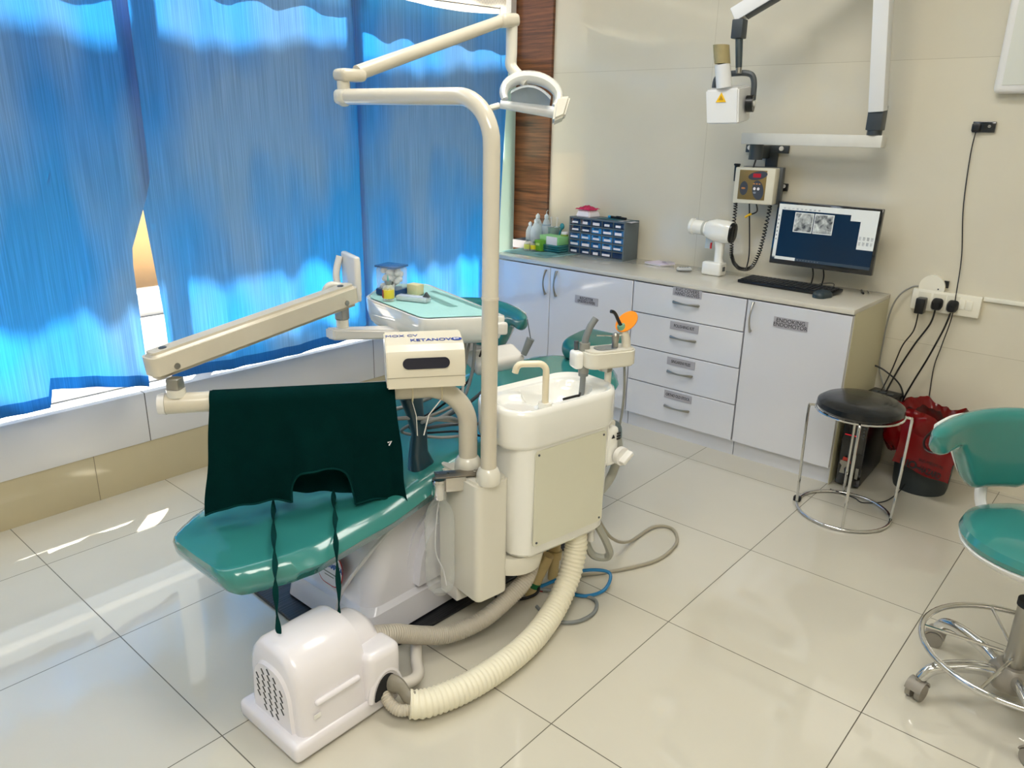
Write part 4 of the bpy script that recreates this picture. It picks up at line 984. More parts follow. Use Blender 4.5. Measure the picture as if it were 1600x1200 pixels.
B().tube(smooth_path([hp(-.072, .02, -.05), hp(-.075, .02, -.12), hp(-.08, .03, -.20), hp(-.05, .04, -.26)], 6), .009, 10).build('hose', greyp, sc_)
sy_ = thing('air_water_syringe', 'small metal air and water syringe standing on the holder', 'syringe', (-1.25, 1.93, .87))
B().cyl(hp(.022, .0, .02), hp(.022, .0, .05), .010).cyl(hp(.022, 0, .045), hp(.022, 0, .060), .010, .013).ball(hp(.022, 0, .062), .012).build('body', satin, sy_)
B().cyl(hp(.02, .0, .063), hp(-.045, .0, .070), .0022, n=8).build('tip', chrome, sy_)
B().cyl(hp(.03, .0, .064), hp(.043, -.006, .069), .004, n=8).build('button', chrome, sy_)
B().tube(smooth_path([hp(.06, 0, -.03), hp(.066, .0, -.12), hp(.06, .0, -.22), hp(.045, .01, -.30), hp(.02, .0, -.36), hp(.0, .02, -.42)], 8), .004, 8).build('cord', hosegrey, cl_)
B(UM).tube(smooth_path([(-.012, .165, .7475), (-.010, .215, .7475), (-.008, .225, .7475), (-.02, .24, .7475)], 3), .0042, 6).build('hex_key', black, None, 'black bent hex key lying on the front rim of the basin', 'hex key')
# water bottle
bt = thing('water_bottle', 'clear plastic water bottle hanging on the steel bracket', 'bottle', (-1.50, 1.40, .15))
BM = Matrix.Translation((-1.455, 1.372, 0))
B(BM).lathe([(0, .165), (.018, .163), (.022, .158), (.028, .17), (.038, .178), (.043, .20), (.044, .26), (.042, .30), (.044, .34), (.044, .40), (.036, .435), (.024, .455), (.017, .463), (.017, .482)], n=28).build('bottle_shell', clear_mat('clear_pet', 'F2F6F4', .07, .04), bt)
B(BM).lathe([(0, .471), (.021, .471), (.022, .475), (.022, .525), (.020, .53), (0, .53)], n=28).build('steel_cap', chrome, bt)
B(BM).tube(smooth_path([(0, 0, .47), (-.012, 0, .40), (-.008, -.01, .30), (.012, 0, .24), (.026, .0, .19)], 6), .0022, 6).build('dip_tube', mat('milky_tube', 'C9C9CC', .3), bt)

# ------------------------------------------------------------------ lamp pole, arms and operating light
ol = thing('operating_light', 'cream operating light on a tall bent pole with a folding arm', 'operating light', (PX, PY, .55))
polem = mat('pole_cream', 'DDD6C6', .16, coat=.5, noise=.05, nscale=10)
e0 = Vector((PX-.002, PY, 1.553)); adir = Vector((-1.0, -.02, 0)).normalized()
B().cyl((PX, PY, .57), (PX+.0, PY, 1.06), .0225, .022, 24).build('lower_pole', creamd, ol)
B().cyl((PX, PY, 1.056), (PX, PY, 1.062), .0235, n=24).build('pole_joint', polem, ol)
pth = [Vector((PX, PY, 1.06)), Vector((PX, PY, 1.25)), Vector((PX, PY, 1.43))]
for a in range(10, 91, 8): pth.append(Vector((PX, PY, 1.44)) + adir*(.113*(1-math.cos(R(a)))) + Vector((0, 0, .113*math.sin(R(a)))))
pth.append(Vector((-1.88, 1.44, 1.556)))
B().tube(pth, .0218, 24).build('bent_pole', polem, ol)
J = Vector((-1.90, 1.44, 1.556))
B().ball(J, .027, (1, 1, 1)).box(J, (.05, .05, .042), bev=.014, seg=3).build('pole_end', cream, ol)
B().cyl(J+Vector((0, 0, .02)), J+Vector((0, 0, .042)), .018).build('swivel', cream, ol)
K = J+Vector((0, 0, .058))
B().box(K+Vector((.005, .02, 0)), (.062, .085, .034), rotz(R(-5)), .014, 3).build('knuckle', creamd, ol)
H = Vector((-1.885, 2.10, 1.822))
B().cyl(K+Vector((.002, .05, .008)), H, .0215, .019, 20).build('spring_arm', creamd, ol)
B().box(H+Vector((.005, .015, .0)), (.05, .085, .044), Matrix.Rotation(R(8), 4, 'X'), .016, 3).build('elbow_cap', creamd, ol)
D = H+Vector((.005, .035, 0))
B().tube(smooth_path([D+Vector((0, 0, -.015)), D+Vector((0, 0, -.10)), D+Vector((.0, 0, -.14)), D+Vector((.03, .012, -.175)), D+Vector((.055, .02, -.195))], 6), .0195, 16).build('drop_arm', cream, ol)
# lamp head: ring arch carrying a reflector and a glass tube, tilted towards the chair
LM = frame(D+Vector((.075, .02, -.235)), Vector((.75, .60, -.12)), z=Vector((-.35, .15, 1.0)))
ring = []
for i in range(25):
    a = R(205-230*i/24); ring.append(Vector((.095*math.cos(a), 0, .062*math.sin(a))))
B(LM).tube(ring, lambda t: .0125+.008*math.sin(math.pi*t), 10, flat=1.6).build('lamp_yoke', ceramic, ol)
def refl(u, v):
    a = (u-.5)*2; b_ = (v-.5)*2
    return (.068*a, .072*b_*(1-.25*a*a), .030-.055*(a*a*.45+b_*b_*.55))
B(LM).sheet(refl, 18, 18, .004).build('reflector', mat('reflector_shell', 'D7DCDF', .12, coat=.5), ol)
B(LM).cyl((-.10, .0, -.045), (.105, 0, -.045), .014, .020, 20).build('bulb_housing', clear_mat('ribbed_glass', 'F3F5F6', .6, .1), ol)
B(LM).hexa([(.085, -.028, -.085), (.125, -.028, -.06), (.125, .028, -.06), (.085, .028, -.085), (.085, -.028, .0), (.135, -.028, .012), (.135, .028, .012), (.085, .028, .0)], .008, 3).build('end_cap', cream, ol)
B(LM).box((-.125, 0, -.06), (.055, .022, .018), Matrix.Rotation(R(-25), 4, 'Y'), .005).build('side_handle', cream, ol)
for dz in (-.105, -.118): B().cyl(D+Vector((-.009, -.013, dz)), D+Vector((-.011, -.0158, dz)), .003, n=8).build('screw', black, ol)

# ------------------------------------------------------------------ delivery arm and instrument tray
dl = thing('delivery_unit', 'cream gooseneck and spring arm carrying the white instrument tray', 'instrument tray', (GX, GY, .55))
BA = Vector((-1.472, 1.398, .788)); BBp = Vector((-1.895, .825, .788)); bdir = (BBp-BA).normalized()
p1 = Vector((GX, GY, .57)); 
gp = [p1, Vector((GX, GY, .66))]
C0 = Vector((GX, GY, .668))
for a in range(8, 91, 7): gp.append(C0 + bdir*(.12*(1-math.cos(R(a)))) + Vector((0, 0, .12*math.sin(R(a)))))
gp.append(BBp)
B().tube(gp, .027, 24).build('gooseneck', creamd, dl)
B().cyl(BBp, BBp+bdir*.018, .0285, .026, 24).build('end_cap', white, dl)
S0 = BBp - bdir*.028
B().cyl(S0+Vector((0, 0, .02)), S0+Vector((0, 0, .04)), .024).build('collar', cream, dl)
B().box(S0+Vector((0, 0, .052)), (.034, .034, .035), rotz(R(35)), .004).build('hinge_block', satin, dl)
A0 = Vector((-1.915, .80, .888)); A1 = Vector((-1.985, 1.505, .968))
F_ = frame((A0+A1)/2, A1-A0, z=(0, 0, 1))
L_ = (A1-A0).length
B(F_).prism(rrect(L_, .062, .02, 5), -.036, .036, bev=.012, seg=3).build('spring_arm', creamd, dl)
for s in (-1, 1):
    B(F_).cyl((s*(L_/2-.06), -.031, -.012), (s*(L_/2-.06), -.034, -.012), .008).build('bolt', satin, dl)
    B(F_).cyl((s*(L_/2-.05), 0, .036), (s*(L_/2-.05), 0, .0375), .010).build('cap_dot', greyd, dl)
B().box(A1+Vector((-.005, -.045, -.055)), (.034, .034, .05), rotz(R(10)), .003).build('lower_hinge', satin, dl)
B().cyl(A1+Vector((-.005, -.045, -.105)), A1+Vector((-.005, -.045, -.08)), .020).build('hinge_collar', cream, dl)
B().hexa([(-2.03, 1.42, .825), (-1.985, 1.42, .825), (-1.72, 1.66, .84), (-1.80, 1.72, .84), (-2.03, 1.42, .862), (-1.985, 1.42, .862), (-1.72, 1.66, .862), (-1.80, 1.72, .862)], .005).build('tray_support', white, dl)
# tray shell
TF = frame((-1.8394, 1.7734, .905), (.976, -.217, 0), z=(0, 0, 1))      # x along the short front edge, y away
def fillet(P, r, n=5):
    out = []
    for i in range(len(P)):
        a, b_, c = Vector(P[i-1]), Vector(P[i]), Vector(P[(i+1) % len(P)])
        u = (a-b_).normalized(); v = (c-b_).normalized()
        p, q = b_+u*r, b_+v*r
        for k in range(n+1):
            t = k/n; w_ = p*(1-t)**2 + b_*2*t*(1-t) + q*t*t; out.append((w_.x, w_.y))
    return out
outl = fillet([(.212, -.212), (.312, .035), (-.27, .09), (-.355, -.05), (-.17, -.215)], .03)
TC = (-.03, -.06)
tb = []
for z, k in ((-.072, .78), (-.066, .86), (-.05, .94), (-.02, .985), (.016, 1.0), (.024, .992), (.025, .965), (.018, .95)):
    tb.append([(TC[0]+(x-TC[0])*k, TC[1]+(y-TC[1])*k, z) for x, y in outl])
B(TF).loft(tb).build('tray_shell', ceramic, dl)
B().cyl((-1.74, 1.70, .60), (-1.74, 1.70, .85), .010).build('tray_column', satin, dl)
B(TF).box((.175, .085, -.155), (.09, .19, .055), Matrix.Rotation(R(22), 4, 'Y'), .018, 3).build('handpiece_holder', white, dl)
B(TF).box((.300, .0, -.012), (.02, .07, .04), rotz(R(-22)), bev=.008, seg=3).build('tray_handle', white, dl)
# hanging handpieces and tubes
tubes = [[(-1.63, 1.70, .84), (-1.615, 1.67, .74), (-1.60, 1.60, .66), (-1.60, 1.48, .635), (-1.55, 1.40, .67), (-1.50, 1.46, .68), (-1.50, 1.55, .62)],
         [(-1.655, 1.68, .84), (-1.65, 1.66, .74), (-1.69, 1.56, .67), (-1.74, 1.42, .645), (-1.70, 1.34, .65), (-1.58, 1.38, .68), (-1.49, 1.50, .66)],
         [(-1.67, 1.72, .84), (-1.62, 1.64, .75), (-1.56, 1.55, .69), (-1.62, 1.42, .64), (-1.66, 1.42, .60), (-1.56, 1.48, .595), (-1.50, 1.56, .60)],
         [(-1.62, 1.75, .84), (-1.58, 1.72, .72), (-1.61, 1.62, .64), (-1.64, 1.50, .615), (-1.60, 1.44, .625), (-1.53, 1.50, .64), (-1.49, 1.58, .63)],
         [(-1.65, 1.78, .84), (-1.66, 1.70, .70), (-1.70, 1.60, .62), (-1.70, 1.48, .60), (-1.62, 1.46, .60), (-1.55, 1.54, .60), (-1.50, 1.60, .58)]]
for i, tpts in enumerate(tubes):
    B().tube(smooth_path(tpts, 10), (.0055, .0062, .0045, .0055, .0035)[i], 8).build('handpiece_tube', (greyp, hosegrey, hosegrey, greyd, blackm)[i], dl)
hs = thing('handpiece', 'grey handpiece with a thin metal tip resting in the tray holder', 'handpiece', (-1.58, 1.88, .765))
B(TF).cyl((.225, .165, -.14), (.235, .185, -.085), .010, .014).build('handle', greyp, hs)
B(TF).cyl((.235, .185, -.085), (.195, .20, -.030), .0018, n=6).build('tip', greyd, hs)
# paper and small things on the tray
pp = B(TF); pp.prism([(TC[0]+(x-TC[0])*.93, TC[1]-.004+(y-TC[1])*.90) for x, y in outl], .0252, .0268)
pp.sheet(lambda u, v: (-.16+.28*u, -.05+.006*math.sin(u*5)+.03*v, .0275+.0014*math.sin(v*3.1)), 12, 3, .0006).sheet(lambda u, v: (-.13+.33*u, .015+.004*math.sin(u*5)+.02*v, .0275+.0012*math.sin(v*3.1)), 12, 3, .0006)
pp.build('paper_sheet', mat('aqua_tray_paper', 'A2D2CF', .85, noise=.04, nscale=15, bump=.12, bscale=120), None, 'pale turquoise paper sheet covering the instrument tray', 'paper')
# film viewer: white square panel standing at the left of the tray, with a curved handle
fv = thing('film_viewer', 'white square film viewer panel standing at the left of the tray', 'film viewer', (-2.06, 1.58, .93))
VM = Matrix.Translation((-2.085, 1.575, 1.0)) @ rotz(R(-20))
B(VM).box((0, 0, 0), (.150, .022, .150), bev=.008, seg=3).build('panel', white, fv)
B(VM).box((0, .012, .0), (.11, .012, .12), bev=.005).build('back_box', white, fv)
B(VM).tube(smooth_path([(-.06, -.018, .06), (-.055, -.035, .0), (-.04, -.03, -.06), (-.02, -.015, -.075)], 6), .012, 10).build('cable_cover', white, fv)
B().tube(smooth_path([(-2.115, 1.50, .90), (-2.12, 1.49, .945), (-2.11, 1.505, .975), (-2.09, 1.54, .97)], 6), .012, 12).build('side_handle', cream, fv)
def on_tray(x, y, z=.0268): return TF @ Vector((x, y, z))
cj = thing('cotton_jar', 'square clear jar full of cotton balls with a blue lid', 'jar', on_tray(-.155, -.13))
jm = TF @ Matrix.Translation((-.150, -.120, .0285)) @ rotz(R(25))
B(jm).box((0, 0, .048), (.082, .072, .094), bev=.008).build('jar_body', clear_mat('clear_jar', 'E8F0F4', .16, .05), cj)
B(jm).box((0, 0, .012), (.084, .074, .022), bev=.004).build('blue_base', mat('navy_plastic', '153E73', .3), cj)
cb_ = B(jm)
for i in range(26):
    cb_.ball((random.uniform(-.026, .026), random.uniform(-.022, .022), .028+.058*i/26), random.uniform(.011, .015), (1, 1, .85), n=8)
cb_.build('cotton_balls', mat('cotton', 'E6E6E8', .95, bump=.4, bscale=200), cj)['kind'] = 'stuff'
B(jm).box((0, 0, .098), (.086, .076, .007), bev=.002).build('lid', clear_mat('blue_lid', '2C62A0', .5, .1), cj)
vv = on_tray(-.066, -.178, .0285)
v_ = vial(vv.x, vv.y, vv.z, .066, .0185, 'injection vial with a yellow and red label on the instrument tray', 'E4CF3E')
B(Matrix.Translation(vv)).cyl((0, 0, .066), (0, 0, .085), .0025, .001, 8).build('needle_hub', mat('aqua_plastic', '5CC8B4', .4), v_)
B(Matrix.Translation(vv) @ rotz(R(-20))).box((0, -.0190, .024), (.010, .0012, .026)).build('red_stripe', mat('label_red', '9C2A22', .5), v_)
sv = thing('glass_vial', 'small clear vial hidden behind the labelled injection vial', 'vial', on_tray(-.092, -.15))
B(Matrix.Translation(on_tray(-.098, -.152))).lathe([(0, 0), (.013, 0), (.013, .036), (.008, .044), (.008, .05), (0, .05)]).build('vial_glass', MATS['vial_glass'], sv)
B(Matrix.Translation(on_tray(-.098, -.152))).lathe([(0, .048), (.0095, .048), (.0095, .056), (0, .056)]).build('cap', greyd, sv)
B(TF).box((-.105, -.055, .0285+.019), (.048, .036, .037), rotz(R(20)), .004).build('mixing_block', mat('cream_card', 'D9D3A8', .6, noise=.06, nscale=40), None, 'little cream coloured block behind the vial on the tray', 'block')
sbx = thing('clear_case', 'flat clear plastic case lying beside the vial on the tray', 'case', on_tray(-.03, -.11))
cm = TF @ Matrix.Translation((-.018, -.112, .0285)) @ rotz(R(32))
B(cm).box((0, 0, .008), (.115, .034, .014), bev=.003).build('case_shell', clear_mat('case_plastic', 'DDE6EA', .45, .1), sbx)
B(cm).box((0, 0, .016), (.11, .030, .003), bev=.001).build('case_lid', clear_mat('case_lid_plastic', 'C8D4E8', .55, .1), sbx)
B(cm).prism([(0, 0), (.022, 0), (.010, .016)], -.006, .006, frame((.038, .0, .0175), (1, 0, 0), y=(0, 0, 1))).build('dark_clip', greyd, sbx)

# ------------------------------------------------------------------ paper dispenser strapped on the gooseneck bar
bu = (Vector((-1.47, 1.40, 0))-Vector((-1.88, .845, 0))).normalized()
bo = Vector((-1.88, .845, 0))+bu*.643
XF = frame(bo+Vector((0, 0, .8165)), bu, z=(0, 0, 1))
tb_ = thing('dispenser_box', 'cream dispenser box with a dark slot strapped on the bar', 'dispenser box', bo+Vector((0, 0, .8165)))
prof = [(-.060, 0), (-.060, .028), (-.056, .075), (-.046, .098), (-.028, .112), (.05, .128), (.058, .12), (.058, 0)]
XP = XF @ frame((0, 0, 0), (0, 1, 0), y=(0, 0, 1))     # prism axis along the bar
B(XP).prism(prof, -.105, .105, bev=.003).build('box_body', mat('box_cream', 'E0D9C6', .25, coat=.3), tb_, ang=25)
B(XF).prism(rrect(.125, .030, .0149, 8), 0, .0012, frame((0, -.0595, .068), (1, 0, 0), z=(0, -1, .09))).build('slot', mat('slot_black', '17172A', .5), tb_)
B(XF).box((0, -.0606, .030), (.21, .001, .0012)).build('seam', mat('seam_shadow', '9A927E', .6), tb_)
sl = math.atan2(.016, .078)
TXF = lambda x, y: XF @ Matrix.Translation((x, y, .112+(y+.028)*.016/.078*1.0+.0012)) @ Matrix.Rotation(sl, 4, 'X')
tt = B(); tt.text('KETANOV', .020, TXF(.018, -.006), bold=.0003, sx=1.2); tt.text('MOX CV', .018, TXF(-.058, .022), sx=1.25); tt.prism([(.015*math.cos(2*math.pi*i/20), .009*math.sin(2*math.pi*i/20)) for i in range(20)], 0, .0006, TXF(.088, -.006))
lt = tt.build('lettering', inkblue, tb_)
B().text('DT', .011, TXF(.088, -.006) @ Matrix.Translation((0, 0, .0007)), bold=.0005).build('round_mark_text', paper_w, lt)
for s in (-.035, .045):
    c_ = XF @ Vector((s, 0, -.0285))
    cpts = [XF @ Vector((s, .0285*math.cos(2*math.pi*i/24), -.0285+.0285*math.sin(2*math.pi*i/24))) for i in range(24)]
    B().tube(cpts, .0018, 6, closed=True).build('cable_tie', mat('ivory_nylon', 'D8CBA8', .4), tb_)
    B().tube([XF @ Vector((s, -.0, -.058)), XF @ Vector((s+(.01 if s < 0 else -.035), -.004, -.10)), XF @ Vector((s+(.012 if s < 0 else -.05), -.004, -.16))], .0018, 6, flat=.5).build('tie_tail', mat('nylon_white', 'E8E6E0', .4), tb_)

# ------------------------------------------------------------------ dark green surgical apron hanging over the bar
ap = thing('surgical_apron', 'dark green cloth apron draped over the horizontal bar, ties hanging', 'apron', Vector((-1.88, .845, 0))+bu*.3+Vector((0, 0, .5)))
perp = Vector((bu.y, -bu.x, 0))          # towards the camera side
def bar_pt(s, n_, z): return Vector((-1.88, .845, 0))+bu*s+perp*n_+Vector((0, 0, z))
RB = .0305
def apron_front(s0, s1, side, zlow, flare, seed):
    def f(u, v):
        s = s0+(s1-s0)*u
        zl = zlow(u)
        top = .788; arc_ = math.pi/2*RB
        Lh = (top-zl); tot = arc_+Lh; d = v*tot
        if d < arc_:
            a = d/RB; n_ = RB*math.sin(a); z = top+RB*math.cos(a); w = 0
        else:
            w = (d-arc_)/Lh; n_ = RB + .0*w; z = top-(d-arc_)
        n_ += w*(.010*math.sin(u*11+seed)+.007*math.sin(u*23+seed*2)+.004*math.sin(u*41+z*20)) + flare*w*w
        s += (u-.5)*.05*w*1.0 + .004*math.sin(z*30+seed)*w - .012*w*(1-u)
        return bar_pt(s, side*n_ if n_ > 0 or True else 0, z)
    return f
def neck(u):
    s = u
    z = .487 + .012*math.sin(s*7) - .030*max(0, (s-.85)/.15)**1.0 + .010*math.sin(s*3.1)
    d = abs(s-.575)/.155
    if d < 1: z = max(z, .495+.098*(1-d**4.5)**.5)
    return z
B().sheet(apron_front(.085, .56, 1, neck, .012, 1.3), 150, 44, .0016).build('front_cloth', cloth, ap)
B().sheet(apron_front(.090, .555, -1, lambda u: .463+.03*u+.012*math.sin(u*5), .01, 3.1), 60, 30, .0016).build('back_cloth', cloth, ap)
def hemcurve(u0, u1, n=40):
    f = apron_front(.085, .56, 1, neck, .012, 1.3)
    return [f(u0+(u1-u0)*i/n, 1.)+perp*.001 for i in range(n+1)]
B().tube(hemcurve(.0, 1., 150), .0028, 6).build('hem_binding', cloth, ap)
TIES = ([(-1.750, 1.020, .505), (-1.738, 1.012, .470), (-1.68, .975, .468), (-1.596, .923, .468), (-1.530, .883, .462), (-1.482, .852, .445), (-1.470, .842, .41), (-1.470, .840, .34), (-1.472, .842, .29)],
        [(-1.652, 1.152, .505), (-1.630, 1.135, .490), (-1.56, 1.088, .492), (-1.505, 1.048, .488), (-1.478, 1.028, .462), (-1.476, 1.026, .40), (-1.478, 1.028, .32), (-1.484, 1.028, .245)])
for pts in TIES: B().tube(smooth_path(pts, 12), .0072, 8, flat=.32, twist=.16).build('tie', cloth, ap)
for s, pts in () and ((.215, [(.215, .05, .50), (.212, .052, .42), (.218, .052, .34), (.212, .05, .26), (.214, .05, .18), (.206, .05, .11), (.214, .05, .055)]),
               (.385, [(.385, .05, .50), (.388, .052, .42), (.384, .052, .34), (.388, .05, .26), (.386, .05, .20), (.380, .05, .15), (.372, .05, .105)])):
    B().tube(smooth_path([bar_pt(*p) for p in pts], 12), .0072, 8, flat=.32, twist=.16).build('tie', cloth, ap)
B().tube([bar_pt(.535, .048, .66), bar_pt(.545, .05, .664), bar_pt(.538, .05, .652)], .002, 5).build('care_tag', paper_w, ap)

# ------------------------------------------------------------------ suction motor on the floor
mo_ = thing('suction_motor', 'white moulded suction motor box with slotted vent on the floor', 'suction motor', (-1.47, .95, 0))
mp_ = mat('motor_abs', 'E6E2E6', .25, coat=.4)
MX0, MX1, MY0, MY1 = -1.605, -1.335, .80, 1.115
mcx = (MX0+MX1)/2
def dome(w, h, n=18, z0=.05, sq=.34):
    """arched cross-section: straight legs leaning in, round crown"""
    pts = [(w/2, z0)]
    hh = h-z0; 
    for i in range(n+1):
        a = math.pi*i/n
        ex = .72
        cx_ = math.copysign(abs(math.cos(a))**ex, math.cos(a)); 
        pts.append((cx_*w/2*.94, z0+hh*.42+hh*.58*abs(math.sin(a))**.9))
    pts.append((-w/2, z0)); return pts
def domeloft(b, ys):
    rings = [[(mcx+x+dx, y, z) for x, z in dome(w, h)] for y, w, h, dx in ys]
    return b.loft(rings)
b = B(); b.box((mcx, (MY0+MY1)/2-.012, .031), (MX1-MX0-.008, MY1-MY0+.01, .052), bev=.014, seg=3); b.build('base_rim', mp_, mo_)
b = B(); domeloft(b, ((MY0+.012, .20, .248, 0), (MY0+.018, .225, .262, 0), (MY0+.034, .238, .270, 0), (MY0+.20, .244, .272, 0), (MY0+.212, .240, .268, 0), (MY0+.222, .20, .242, 0))); b.build('motor_cover', mp_, mo_, ang=50)
B().loft([[(mcx-.0+x, y, z) for x, z in dome(w, h)] for y, w, h in ((MY0+.20, .196, .244), (MY0+.27, .19, .236), (MY0+.288, .178, .225), (MY0+.295, .13, .19))]).build('rear_cover', mp_, mo_, ang=50)
B().box((MX1-.035, MY0+.255, .12), (.085, .11, .15), bev=.022, seg=4).build('side_bulge', mp_, mo_)
B().loft([[(mcx+x*k, MY0+yy, .05+(z-.05)*k2) for x, z in dome(.17, .212)] for yy, k, k2 in ((.014, 1.04, 1.03), (.008, 1., 1.), (.004, .97, .985))]).build('vent_panel', mp_, mo_, ang=50)
vs = B()
for r_ in range(8):
    for c_ in range(5):
        x = -.052+.026*c_ + (.0); z = .070+.018*r_ + .006*(c_ % 2)
        if (x/.062)**2+((z-.132)/.075)**2 < 1.02: vs.box((mcx+x-.004, MY0+.0035, z), (.0045, .0012, .017), Matrix.Rotation(R(-38), 4, 'Y'))
vs.build('vent_slot', black, mo_)
for dx, zz in ((.080, .218), (.1185, .14)):
    B().cyl((mcx+dx, MY0+.06, zz), (mcx+dx, MY0+.18, zz), .008).ball((mcx+dx, MY0+.06, zz), .008).ball((mcx+dx, MY0+.18, zz), .008).build('rib', mp_, mo_)
B().tube([(MX1+.001, MY0+.255+.048*math.cos(R(a)), .055+.075*math.sin(R(a))) for a in range(0, 181, 12)], .009, 8).build('port_collar', mp_, mo_)
B().prism([(.040*math.cos(R(a)), .066*math.sin(R(a))) for a in range(0, 181, 12)], 0, .008, frame((MX1+.002, MY0+.255, .055), (0, 1, 0), y=(0, 0, 1))).build('port_opening', blackm, mo_)
for x, y in ((MX0+.03, MY0+.03), (MX1-.03, MY0+.03), (MX0+.03, MY1-.04), (MX1-.03, MY1-.04)):
    B().cyl((x, y, 0), (x, y, .012), .012).build('rubber_foot', greyd, mo_)
B().box((MX1-.014, MY0+.055, .105), (.002, .02, .012)).build('embossed_mark', plastic, mo_)

# ------------------------------------------------------------------ hoses
def ribbed(pts, r, pitch, depth, m, name, label, k=60):
    P = smooth_path(pts, k); L = [0]
    for a, b_ in zip(P[:-1], P[1:]): L.append(L[-1]+(b_-a).length)
    n = int(L[-1]/pitch*6); Q = []; rr = []; j = 0
    for i in range(n+1):
        s = L[-1]*i/n
        while j < len(L)-2 and L[j+1] < s: j += 1
        f = (s-L[j])/max(1e-9, L[j+1]-L[j]); Q.append(P[j].lerp(P[j+1], f))
        rr.append(r-depth*(.5-.5*math.cos(2*math.pi*s/pitch)))
    return B().tube(Q, rr, 24).build(name, m, None, label, 'hose', ang=80)
whose = mat('white_corrugated_pvc', 'E8E2CC', .4)
ribbed([(-1.272, 1.79, .265), (-1.265, 1.79, .20), (-1.255, 1.74, .11), (-1.235, 1.64, .052), (-1.205, 1.50, .040), (-1.195, 1.36, .040), (-1.205, 1.22, .042), (-1.235, 1.115, .045), (-1.262, 1.075, .050)], .038, .0145, .0038, whose, 'white_hose', 'thick white corrugated hose curving over the floor to the motor')
ribbed([(-1.335, 1.66, .20), (-1.315, 1.60, .155), (-1.325, 1.53, .115), (-1.345, 1.44, .078), (-1.385, 1.345, .060), (-1.415, 1.26, .085), (-1.425, 1.17, .135), (-1.445, 1.08, .165)], .027, .0075, .0022, mat('grey_corrugated_pvc', 'B5ADA0', .45), 'grey_hose', 'thinner grey corrugated hose from the unit to the motor top')
gi = ribbed([(-1.335, 1.05, .06), (-1.30, 1.045, .045), (-1.275, 1.052, .038), (-1.262, 1.07, .037), (-1.255, 1.09, .038)], .0165, .006, .002, mat('inner_corrugated', 'BDB5A5', .45), 'inner_hose', 'short corrugated hose bulging from the motor into the white hose')
sk2 = B().tube(smooth_path([(-1.335, 1.065, .085), (-1.30, 1.075, .085), (-1.275, 1.08, .065), (-1.255, 1.09, .055)], 8), lambda t: .024+.004*math.sin(t*9), 12, flat=.6)
sk2.build('taped_sleeve', mat('grey_tape', '8B8578', .5, bump=.4, bscale=60), None, 'wrinkled grey sleeve joining the motor port and white hose', 'sleeve')
B().tube(smooth_path([(-1.355, 1.08, .07), (-1.32, 1.11, .062), (-1.325, 1.16, .055), (-1.375, 1.20, .055), (-1.43, 1.25, .05), (-1.48, 1.30, .05)], 8), .0165, 14).build('motor_pipe', mat('dusty_pipe', 'CFC9C0', .4), None, 'smooth pale bent pipe behind the motor box', 'pipe')
# plumbing under the unit
B().cyl((-1.398, 1.725, .0), (-1.352, 1.762, .155), .019, .019).build('yellowed_pipe', mat('yellow_pvc', 'D3BC86', .45, noise=.15, nscale=25), None, 'leaning yellowed open pvc pipe under the basin body', 'pipe')
B().cyl((-1.375, 1.82, .03), (-1.368, 1.825, .26), .018).cyl((-1.373, 1.822, .11), (-1.372, 1.823, .14), .024).build('upright_pipe', MATS['yellow_pvc'], None, 'upright yellowed pvc drain pipe behind the white hose', 'pipe')
B().cyl((-1.3875, 1.7335, .035), (-1.3825, 1.7375, .052), .0205).build('green_tape', mat('green_tape', '1E6B3E', .5), None, 'band of green tape on the leaning yellowed pipe', 'tape')
B().box((-1.415, 1.79, .19), (.018, .018, .11), bev=.003).build('red_valve', mat('dark_red_plastic', '8E1420', .4), None, 'dark red lever hanging under the unit body', 'valve')
cable('blue_tube', [(-1.50, 1.58, .02), (-1.47, 1.66, .012), (-1.38, 1.74, .03), (-1.30, 1.86, .07), (-1.23, 1.94, .06), (-1.215, 1.90, .02), (-1.25, 1.83, .012), (-1.33, 1.80, .015)], .006, mat('blue_pu', '1773A8', .35), 'bright blue air tube looping out under the unit')
cable('grey_loop_tube', [(-1.42, 1.74, .22), (-1.43, 1.70, .12), (-1.40, 1.72, .04), (-1.30, 1.81, .012), (-1.215, 1.84, .010), (-1.175, 1.78, .008), (-1.19, 1.70, .008), (-1.25, 1.66, .008), (-1.33, 1.68, .01)], .006, greyp, 'grey tube making a small loop on the floor by the white hose')
cable('red_wire', [(-1.46, 1.66, .01), (-1.44, 1.70, .035), (-1.40, 1.73, .02), (-1.37, 1.76, .01)], .003, mat('red_wire_pvc', 'B02424', .4), 'thin red wire on the floor beside the leaning pipe')
cable('black_wire', [(-1.47, 1.72, .17), (-1.475, 1.66, .06), (-1.45, 1.62, .012), (-1.40, 1.66, .012), (-1.36, 1.72, .03), (-1.40, 1.76, .06)], .005, blackm, 'bundle of black wire dropping under the unit')
cable('hose_loop', [(-1.235, 1.86, .27), (-1.225, 1.90, .20), (-1.225, 1.93, .14), (-1.245, 1.93, .115), (-1.275, 1.90, .13), (-1.285, 1.87, .20), (-1.29, 1.86, .27)], .013, MATS['flexible_grey'], 'grey ribbed hose forming a hanging loop beside the white hose')
cable('floor_hose', [(-1.28, 1.93, .25), (-1.30, 2.05, .12), (-1.33, 2.22, .02), (-1.33, 2.40, .010), (-1.27, 2.44, .008), (-1.205, 2.36, .008), (-1.19, 2.22, .008), (-1.23, 2.10, .008), (-1.30, 1.98, .008), (-1.36, 1.90, .01)], .0062, mat('beige_tube', 'A39C8A', .4), 'beige tube lying in a wide loop on the floor right of the unit')
# foot control under the chair
B().cyl((-1.258, 1.862, .205), (-1.258, 1.862, .262), .012).build('drain_stub', plastic, None, 'short white pipe stub under the basin body', 'pipe')

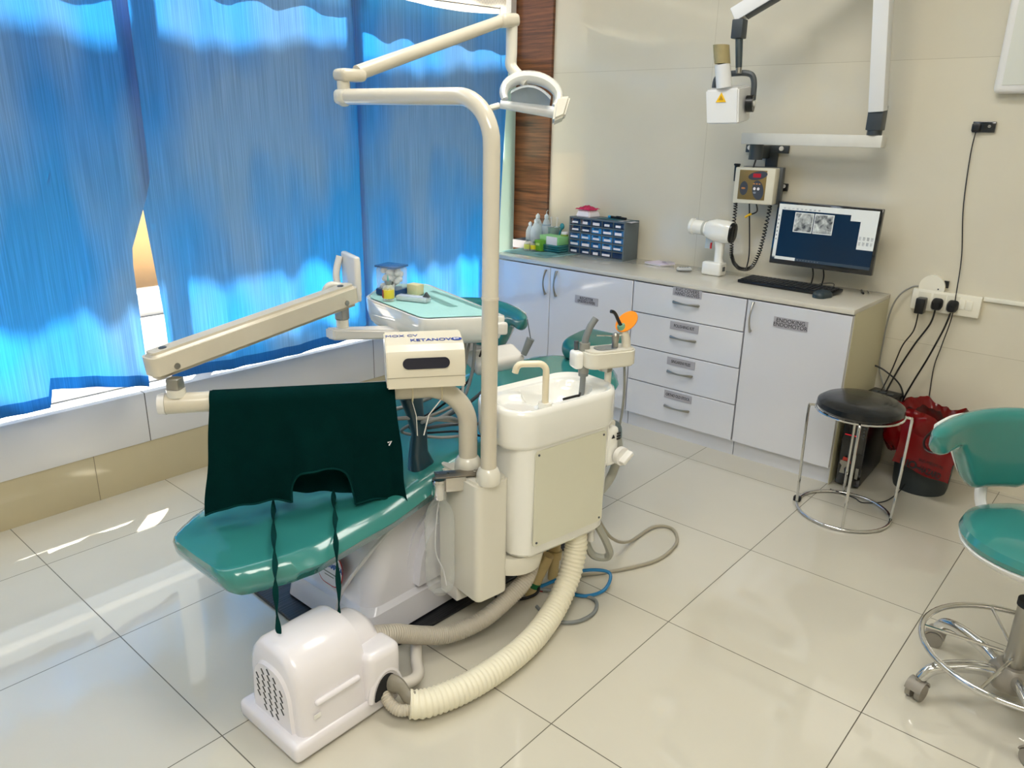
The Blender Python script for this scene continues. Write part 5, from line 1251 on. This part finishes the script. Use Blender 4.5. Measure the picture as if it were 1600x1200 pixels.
# ------------------------------------------------------------------ light
sc0 = bpy.context.scene
w = bpy.data.worlds.new('World'); sc0.world = w; w.use_nodes = True
bg = w.node_tree.nodes['Background']; bg.inputs[0].default_value = (.80, .90, 1.0, 1); bg.inputs[1].default_value = 1.5
def lamp(name, typ, loc, e, col, size=None, sy_=None, target=None, spread=None):
    l = bpy.data.lights.new(name, typ); l.energy = e; l.color = col
    if typ == 'AREA':
        l.shape = 'RECTANGLE'; l.size = size; l.size_y = sy_ or size
        if spread: l.spread = spread
    o = bpy.data.objects.new(name, l); COL.objects.link(o); o.location = loc
    if target is not None: o.rotation_euler = (Vector(target)-Vector(loc)).to_track_quat('-Z', 'Y').to_euler()
    return o
sun = lamp('sun', 'SUN', (-5, 3, 6), 60., (1., .95, .86), target=None)
sun.data.angle = R(.8)
sun.rotation_euler = Vector((.155, -.145, -.52)).to_track_quat('-Z', 'Y').to_euler()
lamp('ceiling_panel', 'AREA', (.5, -.5, ZC-.02), 80, (1., .965, .88), 1.6, 1.2, (.5, -.5, 0))
lamp('ceiling_panel', 'AREA', (-1.2, 1.8, ZC-.02), 36, (1., .97, .9), 1.2, .8, (-1.2, 1.8, 0))
lamp('window_side_fill', 'AREA', (-2.7, .7, ZC-.03), 26, (.72, .84, 1.), 3.6, .5, (-1.6, .7, 0))  # added bluish fill under the ceiling, stands in for daylight through the curtains

# ------------------------------------------------------------------ camera
cam = bpy.data.cameras.new('camera'); co = bpy.data.objects.new('camera', cam); COL.objects.link(co)
cam.sensor_fit = 'HORIZONTAL'; cam.sensor_width = 36.; cam.lens = 36.*1201.89/1600.
Rm = Matrix(((.75188578, -.22117327, .62108789, 0), (.65903272, .22564707, -.71746726, 0), (.01853792, .94877067, .31542125, 1.48), (0, 0, 0, 1)))
co.matrix_world = Rm
cam.clip_start = .02; cam.clip_end = 100
sc0.camera = co
sc0.view_settings.view_transform = 'Standard'
sc0.view_settings.look = 'None'
sc0.view_settings.exposure = 0.
sc0.cycles.use_denoising = True
sc0.cycles.max_bounces = 10
sc0.cycles.transparent_max_bounces = 12
sc0.cycles.caustics_reflective = False
sc0.cycles.caustics_refractive = False
sc0.cycles.sample_clamp_indirect = 6.
